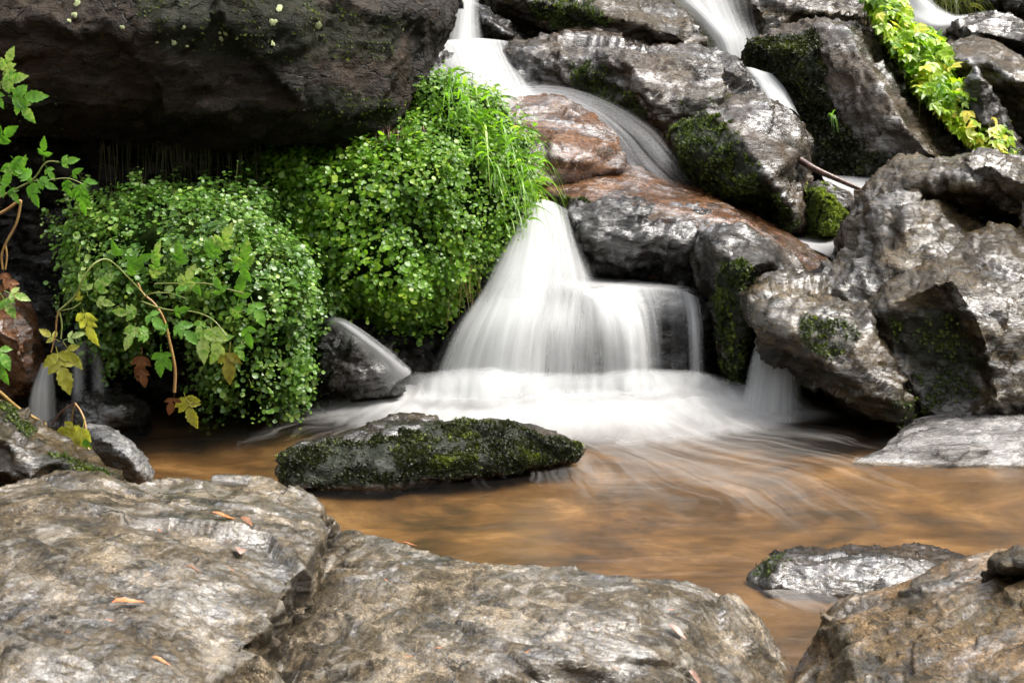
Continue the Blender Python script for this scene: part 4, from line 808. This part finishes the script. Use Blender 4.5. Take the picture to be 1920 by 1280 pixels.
def blades(name, label, roots, dirs, length, width, mat, cat='grass', kind=None, parent=None, droop=1.0):
    V, Fc, T = [], [], []; o = 0; ns = 7
    for r, d in zip(roots, dirs):
        Ln = length * rng.uniform(.55, 1.25); w = width * rng.uniform(.6, 1.2); d = np.array(d) / np.linalg.norm(d)
        side = np.cross(d, [0, -1, .2]); side /= np.linalg.norm(side) + 1e-9; dr = droop * rng.uniform(.5, 1.5); tt = rng.uniform(0, 1)
        for k in range(ns + 1):
            s = k / ns; c = np.array(r) + d * Ln * s + np.array([0, 0, -1]) * Ln * dr * s * s
            ww = w * (1 - s ** 2) * .5 + 1e-5
            V += [c - side * ww, c + side * ww]; T += [tt, tt]
        Fc += [(o + 2 * k, o + 2 * k + 1, o + 2 * k + 3, o + 2 * k + 2) for k in range(ns)]; o += 2 * (ns + 1)
    me = mesh(name, V, np.array(Fc)); attr(me, 'tint', T)
    ob = link(name, me, mat, parent)
    if parent is None: tag(ob, label, cat, None, kind)
    return ob
def on(key, px, py, lift=0.0):
    o, p, nn = ROCKS[key]; q = project(p)
    d = np.hypot(q[:, 0] - px, q[:, 1] - py) + 1e3 * (((np.array([0, 0, CAM_H]) - p) * nn).sum(1) < 0)
    i = d.argmin(); return p[i] + nn[i] * lift
gr, gd = [], []
for _ in range(230):
    t = rng.uniform(); x = 850 + 125 * t + rng.normal() * 20; y = 165 + 200 * t + rng.normal() * 35
    gr.append(on('bank2', x, y, .02)); gd.append((rng.normal() * .45 + .55, -.6 + rng.normal() * .3, .7 + rng.normal() * .3))
blades('grass_tuft', 'tuft of long bright grass blades drooping beside the main fall', gr, gd, .115, .0055, M['grass'], droop=1.2)
gr, gd = [], []
for _ in range(26):
    gr.append(on('bank2', 860 + rng.normal() * 12, 470 + rng.normal() * 35, .015)); gd.append((rng.normal() * .15, -.3, -.8))
blades('grass_tuft', 'yellowish trailing stalks hanging at the left edge of the main fall', gr, gd, .10, .004, leaf_mat('stalks', (.14, .10, .02), (.30, .28, .05), (.40, .30, .08), .4, .4), droop=.2)
def leaflet(L, W, lobes=4, fold=.25):
    """serrated leaflet lying along +x, folded at the midrib"""
    top = []
    for i in range(lobes * 2 + 1):
        s = i / (lobes * 2); w = W * math.sin(math.pi * min(1, .08 + s * .92) ** .8) * (1 if i % 2 else .80)
        top.append((s * L, max(w, 0)))
    V, Fc = [], []
    for s, w in top: V += [(s, 0, -.12 * L * (s / L) ** 2), (s + .06 * L, w, w * fold - .12 * L * (s / L) ** 2), (s + .06 * L, -w, w * fold - .12 * L * (s / L) ** 2)]
    for i in range(len(top) - 1):
        a, b = 3 * i, 3 * i + 3
        Fc += [(a, b, b + 1, a + 1), (a, a + 2, b + 2, b)]
    return np.array(V), np.array(Fc)
def leaf(parent, px, py, Y, size, ang, mat, n=3, tilt=.3, tint=None, name='leaf', wide=.34, label=None, cat=None):
    """compound leaf of n leaflets; ang = direction of its tip in the picture plane (0 right, 90 up), size in photo pixels"""
    c = PY(px, py, Y); s = size * Y / F
    a = R(ang); d = np.array([math.cos(a), rng.normal() * .15 - .15, math.sin(a)])
    d /= np.linalg.norm(d); nrm = np.array([rng.normal() * .2, -1, tilt + rng.normal() * .25]); nrm -= d * (nrm @ d); nrm /= np.linalg.norm(nrm); sd = np.cross(nrm, d)
    parts = []
    def put(v, f, off, rot):
        x = d * math.cos(rot) + sd * math.sin(rot); y = np.cross(nrm, x)
        parts.append((c + off + v[:, :1] * x + v[:, 1:2] * y + v[:, 2:] * nrm, f))
    k = (n - 1) // 2
    if n == 1:
        put(*leaflet(s, s * wide * .6, 5), d * 0, 0)
    else:
        put(*leaflet(s * .60, s * wide * .52, 5), d * s * .42, .12 * rng.normal())
        for j in range(k):
            t = .26 - .26 * j / max(k, 1) + .02; q = .36 + .03 * j
            for sg in (1, -1): put(*leaflet(s * q, s * wide * .36, 4), d * s * t, sg * (.95 + .15 * rng.normal()))
        rv, rf = np.array([[0, s * .012, 0], [0, -s * .012, 0], [s * .5, -s * .006, 0], [s * .5, s * .006, 0]]), np.array([[0, 1, 2, 3]])
        put(rv, rf, d * 0, 0)
    v, f = join(parts)
    me = mesh(name, v, f); tt = rng.uniform(.3, .8) if tint is None else tint
    attr(me, 'tint', np.clip(tt + .15 * rng.normal(size=len(me.vertices)), 0, 1))
    o = link(name, me, mat, parent)
    if parent is None: tag(o, label, cat)
    elif label: o['label'] = label
    return o
def plant(name, label, cat, base):
    o = bpy.data.objects.new(name, None); COL.objects.link(o); o.location = base; o.empty_display_size = .05
    return tag(o, label, cat)
def stem(parent, pts, r0, r1, mat, name='stem'):
    v, f = tube([PY(*q) for q in pts], r0, r1); return link(name, mesh(name, v, f), mat, parent)

b = PY(1558, 222, 4.0)
pl = plant('grass_tuft', 'single little grass sprig on the dark face of the big black boulder', 'grass', b)
for i in range(7): blades('blade', None, [b], [(.1 * i - .25, -.4, 1)], .07, .004, M['grass'], droop=1.1, parent=pl)

H = M['herb']
pl = plant('herb_plant', 'feathery green herb leaning in from the left edge under the overhang', 'plant', PY(-60, 420, 2.3))
stem(pl, [(-60, 410, 2.3), (0, 370, 2.3), (60, 338, 2.3), (85, 306, 2.3), (110, 303, 2.3)], .0022, .001, M['stem'])
stem(pl, [(55, 340, 2.3), (95, 337, 2.3), (130, 335, 2.3), (165, 350, 2.3)], .0013, .0008, M['stem'])
for a in [(82, 302, 46, 80, 3), (105, 305, 45, 5, 3), (84, 308, 34, -60, 3), (60, 335, 46, 150, 5), (55, 340, 50, -70, 5), (68, 335, 42, -30, 5), (20, 292, 60, -50, 5), (-10, 262, 60, 20, 5), (25, 300, 55, -110, 5), (15, 345, 40, -60, 3), (0, 330, 40, -80, 3), (120, 335, 38, -70, 5), (130, 332, 36, 30, 3), (140, 345, 50, -60, 5), (150, 350, 55, -85, 5), (150, 338, 36, -10, 3), (40, 330, 40, 70, 3)]:
    leaf(pl, a[0], a[1], 2.3 + rng.normal() * .01, a[2], a[3], H, a[4], tint=rng.uniform(.35, .8))
pl = plant('herb_plant', 'sprig with browned leaf tips poking in at the left edge, against the black boulder', 'plant', PY(-60, 190, 2.3))
stem(pl, [(-60, 190, 2.3), (-10, 175, 2.3), (5, 150, 2.3), (10, 130, 2.3)], .0015, .0008, M['stem'])
for a in [(5, 140, 55, 60, 5, 'herb', .95), (0, 155, 62, 10, 5, 'herb', .9), (-5, 170, 55, 30, 3, 'herb', .7), (15, 180, 72, -5, 5, 'herb', .6), (22, 183, 60, -40, 3, 'herb', .8), (-10, 165, 40, -70, 3, 'herb', .6)]:
    leaf(pl, a[0], a[1], 2.3, a[2], a[3], M[a[5]], a[4], tint=a[6])
pl = plant('withered_plant', 'bent orange stalk with shrivelled brown base at the left edge', 'plant', PY(0, 540, 2.4))
stem(pl, [(-30, 415, 2.4), (10, 395, 2.4), (36, 377, 2.4), (38, 385, 2.4), (30, 420, 2.4), (10, 458, 2.4), (3, 480, 2.4), (5, 505, 2.4)], .0028, .002, M['stemo'])
stem(pl, [(10, 458, 2.4), (13, 480, 2.4), (10, 505, 2.4)], .0016, .0016, M['stemo'])
for a in [(5, 500, 45, -80), (10, 515, 50, -60), (0, 520, 50, -100)]: leaf(pl, a[0], a[1], 2.4, a[2], a[3], M['dry'], 3, name='dry_leaf')
for a in [(0, 548, 55, -60, .8), (8, 545, 50, -20, .9), (0, 555, 45, -110, .7), (-5, 665, 60, -70, .6), (-8, 640, 60, -60, .7)]: leaf(pl, a[0], a[1], 2.38, a[2], a[3], H, 3, tint=a[4])
pl = plant('herb_plant', 'drooping herb with arching pale stem and yellowing leaves before the left bank', 'plant', PY(325, 735, 2.62))
G = M['stem']
stem(pl, [(327, 735, 2.62), (328, 690, 2.62), (318, 640, 2.62), (308, 600, 2.62), (290, 570, 2.62), (268, 550, 2.62), (258, 530, 2.62)], .0035, .0018, M['stemo'])
stem(pl, [(270, 552, 2.62), (240, 520, 2.6), (205, 488, 2.58), (180, 492, 2.56), (160, 515, 2.55), (140, 555, 2.55), (110, 583, 2.55)], .0014, .0022, G)
stem(pl, [(110, 583, 2.55), (106, 600, 2.55), (104, 625, 2.55), (96, 660, 2.55)], .002, .0014, M['stemo'])
stem(pl, [(112, 585, 2.55), (116, 610, 2.55), (114, 635, 2.55)], .0016, .0014, G)
stem(pl, [(110, 583, 2.55), (135, 578, 2.55), (152, 568, 2.55)], .0012, .001, G)
stem(pl, [(265, 565, 2.62), (310, 580, 2.6), (365, 585, 2.58), (400, 600, 2.56), (425, 630, 2.55)], .002, .0012, G)
stem(pl, [(290, 532, 2.62), (345, 531, 2.6), (390, 532, 2.58), (430, 543, 2.56), (458, 550, 2.55)], .0012, .0018, G)
stem(pl, [(265, 560, 2.62), (285, 550, 2.6), (320, 550, 2.6), (350, 560, 2.58)], .0012, .001, G)
for a in [(112, 640, 45, 150, 'yellow', 3, .5), (118, 638, 45, 20, 'herb', 3, 1.0), (105, 650, 92, -78, 'yellow', 5, .75), (118, 640, 62, -55, 'yellow', 3, .8), (152, 570, 30, 110, 'yellow', 3, .7), (155, 578, 75, -75, 'yellow', 5, .8), (170, 553, 60, 40, 'herb', 3, .85), (165, 555, 45, 100, 'herb', 3, .9), (172, 560, 45, -15, 'herb', 3, 1.0),
          (255, 525, 40, 110, 'herb', 3, .7), (240, 500, 50, 30, 'herb', 5, .5), (225, 490, 42, 100, 'herb', 3, .6), (272, 515, 42, 10, 'herb', 3, 1.0), (295, 520, 52, 85, 'herb', 3, .75), (290, 495, 48, 75, 'herb', 3, .9), (335, 500, 50, 80, 'herb', 5, .6), (340, 545, 58, 60, 'herb', 5, 1.0), (355, 510, 48, -70, 'herb', 3, .6), (322, 550, 34, 20, 'herb', 3, .7),
          (385, 480, 60, 40, 'herb', 5, .6), (410, 470, 60, 60, 'herb', 5, .95), (440, 480, 55, -60, 'herb', 3, .6), (455, 510, 70, 80, 'herb', 5, .8), (470, 555, 62, -70, 'herb', 3, .7), (445, 570, 60, 70, 'herb', 3, .6), (420, 560, 48, 110, 'herb', 3, .7), (460, 600, 55, -80, 'herb', 3, .6), (430, 600, 45, 50, 'herb', 3, .8),
          (270, 580, 55, -40, 'herb', 3, .5), (262, 590, 52, 170, 'herb', 5, .9), (255, 605, 55, -110, 'herb', 5, .95), (285, 625, 50, 180, 'herb', 5, .8), (320, 625, 40, 150, 'herb', 3, .6), (320, 588, 40, 20, 'herb', 3, .6), (330, 600, 62, -50, 'herb', 5, .6), (302, 645, 62, -95, 'herb', 3, .55), (300, 650, 50, -70, 'herb', 3, .5),
          (378, 590, 44, -100, 'herb', 3, .8), (395, 605, 78, -75, 'herb', 5, 1.0), (385, 600, 80, -95, 'herb', 3, .95), (420, 635, 55, -120, 'herb', 3, 1.0), (432, 640, 80, -95, 'yellow', 3, .2), (440, 640, 40, -60, 'herb', 3, .8), (400, 640, 40, 20, 'herb', 3, .9)]:
    leaf(pl, a[0], a[1], 2.57 + rng.normal() * .015, a[2], a[3], M[a[4]], a[5], tint=a[6])
for a in [(266, 650, 70, -95), (264, 680, 50, -85)]: leaf(pl, a[0], a[1], 2.62, a[2], a[3], M['dry'], 3, name='dry_leaf', label='shrivelled brown hanging leaf')
leaf(pl, 328, 735, 2.62, 50, -110, M['dry'], 3, name='dry_leaf')
leaf(None, 345, 735, 2.66, 72, -75, M['yellow'], 5, tint=.6, name='drooping_leaf', label='large yellow-green leaf dipping into the brown pool', cat='leaf')

# twigs and litter on the left rock
def twig(label, lines, mat, cat='twig', name='twig'):
    parts = [tube([PY(*q) for q in l[0]], l[1], l[2]) for l in lines]
    v, f = join(parts); return tag(link(name, mesh(name, v, f), mat), label, cat)
twig('forked yellow-brown twig lying across the mossy rock at left', [([(-30, 712, 2.25), (0, 736, 2.27), (30, 762, 2.29), (50, 775, 2.3), (85, 796, 2.32)], .0035, .003), ([(-30, 740, 2.24), (0, 752, 2.26), (25, 770, 2.28), (50, 773, 2.3)], .0025, .0022)], M['twig'])
pl = plant('withered_plant', 'bent brown stalks with a crumpled yellow leaf, by the pale grey stone', 'plant', PY(150, 860, 2.3))
stem(pl, [(97, 797, 2.34), (115, 772, 2.34), (140, 756, 2.33)], .0018, .0015, M['darktwig'])
stem(pl, [(134, 795, 2.34), (136, 775, 2.33), (141, 754, 2.32)], .0016, .0013, M['stemo'])
stem(pl, [(141, 756, 2.32), (152, 772, 2.31), (160, 795, 2.3), (166, 840, 2.28), (182, 868, 2.26)], .0016, .0022, M['stemo'])
for a in [(160, 782, 85, -105, .75), (150, 800, 70, -120, .5), (145, 815, 40, -60, .6), (150, 795, 50, -160, .4)]: leaf(pl, a[0], a[1], 2.29, a[2], a[3], M['yellow'], 3, tint=a[4], wide=.45)
leaf(pl, 160, 822, 2.28, 45, -85, H, 1, tint=.3)
twig('pale peeled stick lying on the mossy left rock', [([(86, 842, 2.16), (110, 852, 2.15), (130, 858, 2.14)], .003, .002)], plain_mat('pale_wood', (.35, .28, .15), (.5, .42, .25), .5))
twig('dark wet dead branch wedged between the mossy boulders', [([(1500, 300, 3.75), (1530, 318, 3.72), (1570, 336, 3.7), (1616, 356, 3.68)], .010, .006)], M['darktwig'], 'branch', 'dead_branch')

def litter(label, key, px, py, size, ang, mat, wide=.3):
    o, p, nn = ROCKS[key]; q = project(p)
    d = np.hypot(q[:, 0] - px, q[:, 1] - py) + 1e3 * (((np.array([0, 0, CAM_H]) - p) * nn).sum(1) < 0)
    ii = np.argsort(d)[:25]; c = p[ii].mean(0); n0 = nn[ii].mean(0); n0 /= np.linalg.norm(n0)
    s = size * c[1] / F; a = R(ang); t = np.array([math.cos(a), math.sin(a), 0]); t -= n0 * (t @ n0); t /= np.linalg.norm(t); b = np.cross(n0, t)
    v, f = leaflet(s, s * wide * .5 if wide > .1 else s * wide, 4, .5); v[:, 2] += .06 * s + .03 * s * np.sin(v[:, 0] / s * 7)
    V = c + n0 * .004 + (v[:, :1] - s / 2) * t + v[:, 1:2] * b + v[:, 2:] * n0
    tag(link('fallen_leaf', mesh('fallen_leaf', V, f), mat), label, 'leaf')
litter('orange curled fallen leaf on the broad left slab', 'fg1', 240, 1137, 62, 20, M['orangeleaf'], .34)
litter('folded amber-brown leaf near the top of the broad slab', 'fg1', 458, 985, 40, -40, M['dry'], .6)
litter('torn orange leaf scrap beside the amber-brown leaf', 'fg1', 415, 975, 55, -20, M['orangeleaf'], .3)
litter('dull pinkish-brown oval leaf lying flat by the step', 'fg1', 444, 1040, 46, 110, M['pinkleaf'], .6)
litter('short brown leaf scrap left of the step on the broad slab', 'fg1', 360, 1073, 34, 5, M['dry'], .4)
litter('tiny orange needle near the slab crest', 'fg1', 300, 993, 18, -45, M['orangeleaf'], .18)
litter('slim pale orange leaf near the bottom edge of the broad slab', 'fg1', 300, 1246, 40, 5, M['orangeleaf'], .3)
litter('amber leaf at the bottom left corner', 'fg1', 12, 1272, 60, -20, M['amber'], .6)
litter('thin orange needle on the slab rim above the pool', 'fg2', 770, 1017, 28, 0, M['orangeleaf'], .18)
litter('tiny red-orange needle on the low middle slab', 'fg2', 727, 1095, 18, -60, M['orangeleaf'], .2)
litter('pinkish torn leaf on the right part of the low slab', 'fg2', 1265, 1190, 48, -40, M['pinkleaf'], .4)
litter('pale pinkish leaf at the bottom edge of the low slab', 'fg2', 1300, 1272, 40, -30, M['pinkleaf'], .4)

for i in range(18):
    if i < 10: litter('tiny orange-brown needle lying on the broad left slab', 'fg1', rng.uniform(40, 520), rng.uniform(930, 1240), rng.uniform(12, 24), rng.uniform(0, 180), M['orangeleaf'] if i % 3 else M['dry'], .12); g = 'needles on the broad left slab'
    else: litter('tiny orange-brown needle lying on the low middle slab', 'fg2', rng.uniform(640, 1380), rng.uniform(1080, 1260), rng.uniform(12, 24), rng.uniform(0, 180), M['orangeleaf'] if i % 3 else M['dry'], .12); g = 'needles on the low middle slab'
    COL.objects[-1]['group'] = g

# yellow-green foliage at upper right
def bush(label, poly, n, Y, size, mat, seed):
    r = np.random.default_rng(seed)
    poly_a = np.array(poly, float); lo, hi = poly_a.min(0), poly_a.max(0)
    pts = r.uniform(lo, hi, (n * 6, 2)); pts = pts[in_poly(pts, poly)][:n]
    pos = np.array([PY(x, y, Y(x, y) + r.normal() * .05) for x, y in pts]); m = len(pos)
    tv, tf = leaflet(1.0, .30, 4, .3); tv2 = []; tf2 = []
    for a in (0, .9, -.9):
        ca, sa = math.cos(a), math.sin(a); b = len(tv2); k = .75 if a else 1
        tv2 += [(k * (v[0] * ca - v[1] * sa), k * (v[0] * sa + v[1] * ca), k * v[2]) for v in tv]; tf2 += [tuple(i + b for i in f) for f in tf]
    z = np.array([.1, -.55, .75]) + r.normal(size=(m, 3)) * .4
    x, y, z = frames(z, np.array([1.0, 0, .6]))
    v, f, k = stamp(tv2, np.array(tf2), pos, x, y, z, size * r.uniform(.6, 1.3, m))
    me = mesh('leaves', v, f); t = np.clip(.45 + .5 * fbm(pos / .10, seed, 2) + r.normal(size=m) * .25 + (pts[:, 1] - lo[1]) / (hi[1] - lo[1]) * .2, 0, 1)
    attr(me, 'tint', np.repeat(t, k)[:len(me.vertices)])
    o = plant('leafy_plant', label, 'plant', pos[pos[:, 2].argmin()])
    link('leaves', me, mat, o)
    parts = []
    for i in r.choice(m, min(45, m), replace=False):
        a = pos[i]; parts.append(tube([a, a + np.array([.01, .05, -.04]), a + np.array([.03, .12, -.12])], .0012, .0016, 5, 3))
    v, f = join(parts); link('stems', mesh('stems', v, f), M['stem'], o)
bush('bright yellow-green leafy plant spilling down behind the big black boulder', [(1615, -20), (1690, -20), (1700, 40), (1760, 70), (1790, 110), (1790, 170), (1740, 190), (1700, 140), (1660, 70)], 1300, lambda x, y: 4.3 - .0012 * (y - 60), .036, M['bright'], 5)
bush('yellowing leafy plant at the lower end of the bright foliage, beside the pointed stone', [(1720, 160), (1790, 150), (1820, 170), (1840, 215), (1885, 225), (1898, 290), (1840, 288), (1800, 255), (1755, 205)], 950, lambda x, y: 4.05 - .001 * (y - 200), .030, M['bright'], 6)

# hanging roots under the overhang
def roots(label, x0, x1, y0, y1, n, mat, Y, seed):
    r = np.random.default_rng(seed); parts = []
    for _ in range(n):
        x = r.uniform(x0, x1); L = r.uniform(.3, 1.0) * (y1 - y0); yy = y0 + r.uniform(0, .15) * (y1 - y0); dx = r.normal() * 8
        parts.append(tube([PY(x, yy, Y), PY(x + dx * .4, yy + L * .5, Y + r.normal() * .02), PY(x + dx, yy + L, Y + r.normal() * .02)], r.uniform(.0006, .002), .0004, 5, 3))
    v, f = join(parts); tag(link('hanging_roots', mesh('hanging_roots', v, f), mat), label, 'roots', None, 'stuff')
roots('thin mossy roots hanging in the hollow under the overhang', 180, 490, 255, 400, 90, plain_mat('mossy_root', (.03, .035, .01), (.10, .10, .04), .6), 3.2, 3)
roots('reddish-brown roots hanging below the tip of the overhang', 690, 800, 235, 340, 60, plain_mat('red_root', (.05, .02, .012), (.16, .08, .05), .5), 3.2, 4)
roots('dry brown twigs and roots hanging over the far bank at the top right', 1830, 1960, -60, 40, 110, plain_mat('brown_root', (.05, .03, .015), (.20, .13, .07), .6), 5.15, 8)
gr = [PY(rng.uniform(1750, 1830), rng.uniform(-30, 15), 5.0) for _ in range(120)]
blades('grass_tuft', 'drooping olive grass on the bank above the far stream', gr, [(rng.normal() * .4, -.8, .2) for _ in gr], .12, .006, leaf_mat('olive_grass', (.05, .06, .015), (.12, .15, .03), (.25, .24, .08), .5, .4), droop=1.3)
rock('rock', 'dark grey rock in the far bank behind the white stream', 'rock', [(1700, -60), (1720, -10), (1760, 20), (1800, 38), (1860, 30), (1960, 40), (2100, 30), (2100, -120), (1720, -120)], [[(1790, 0, 5.1), (1900, 0, 5.1), (2000, -10, 5.1)]], M['black'], Y=5.3, thick=.5, seed=91, amp=.03)
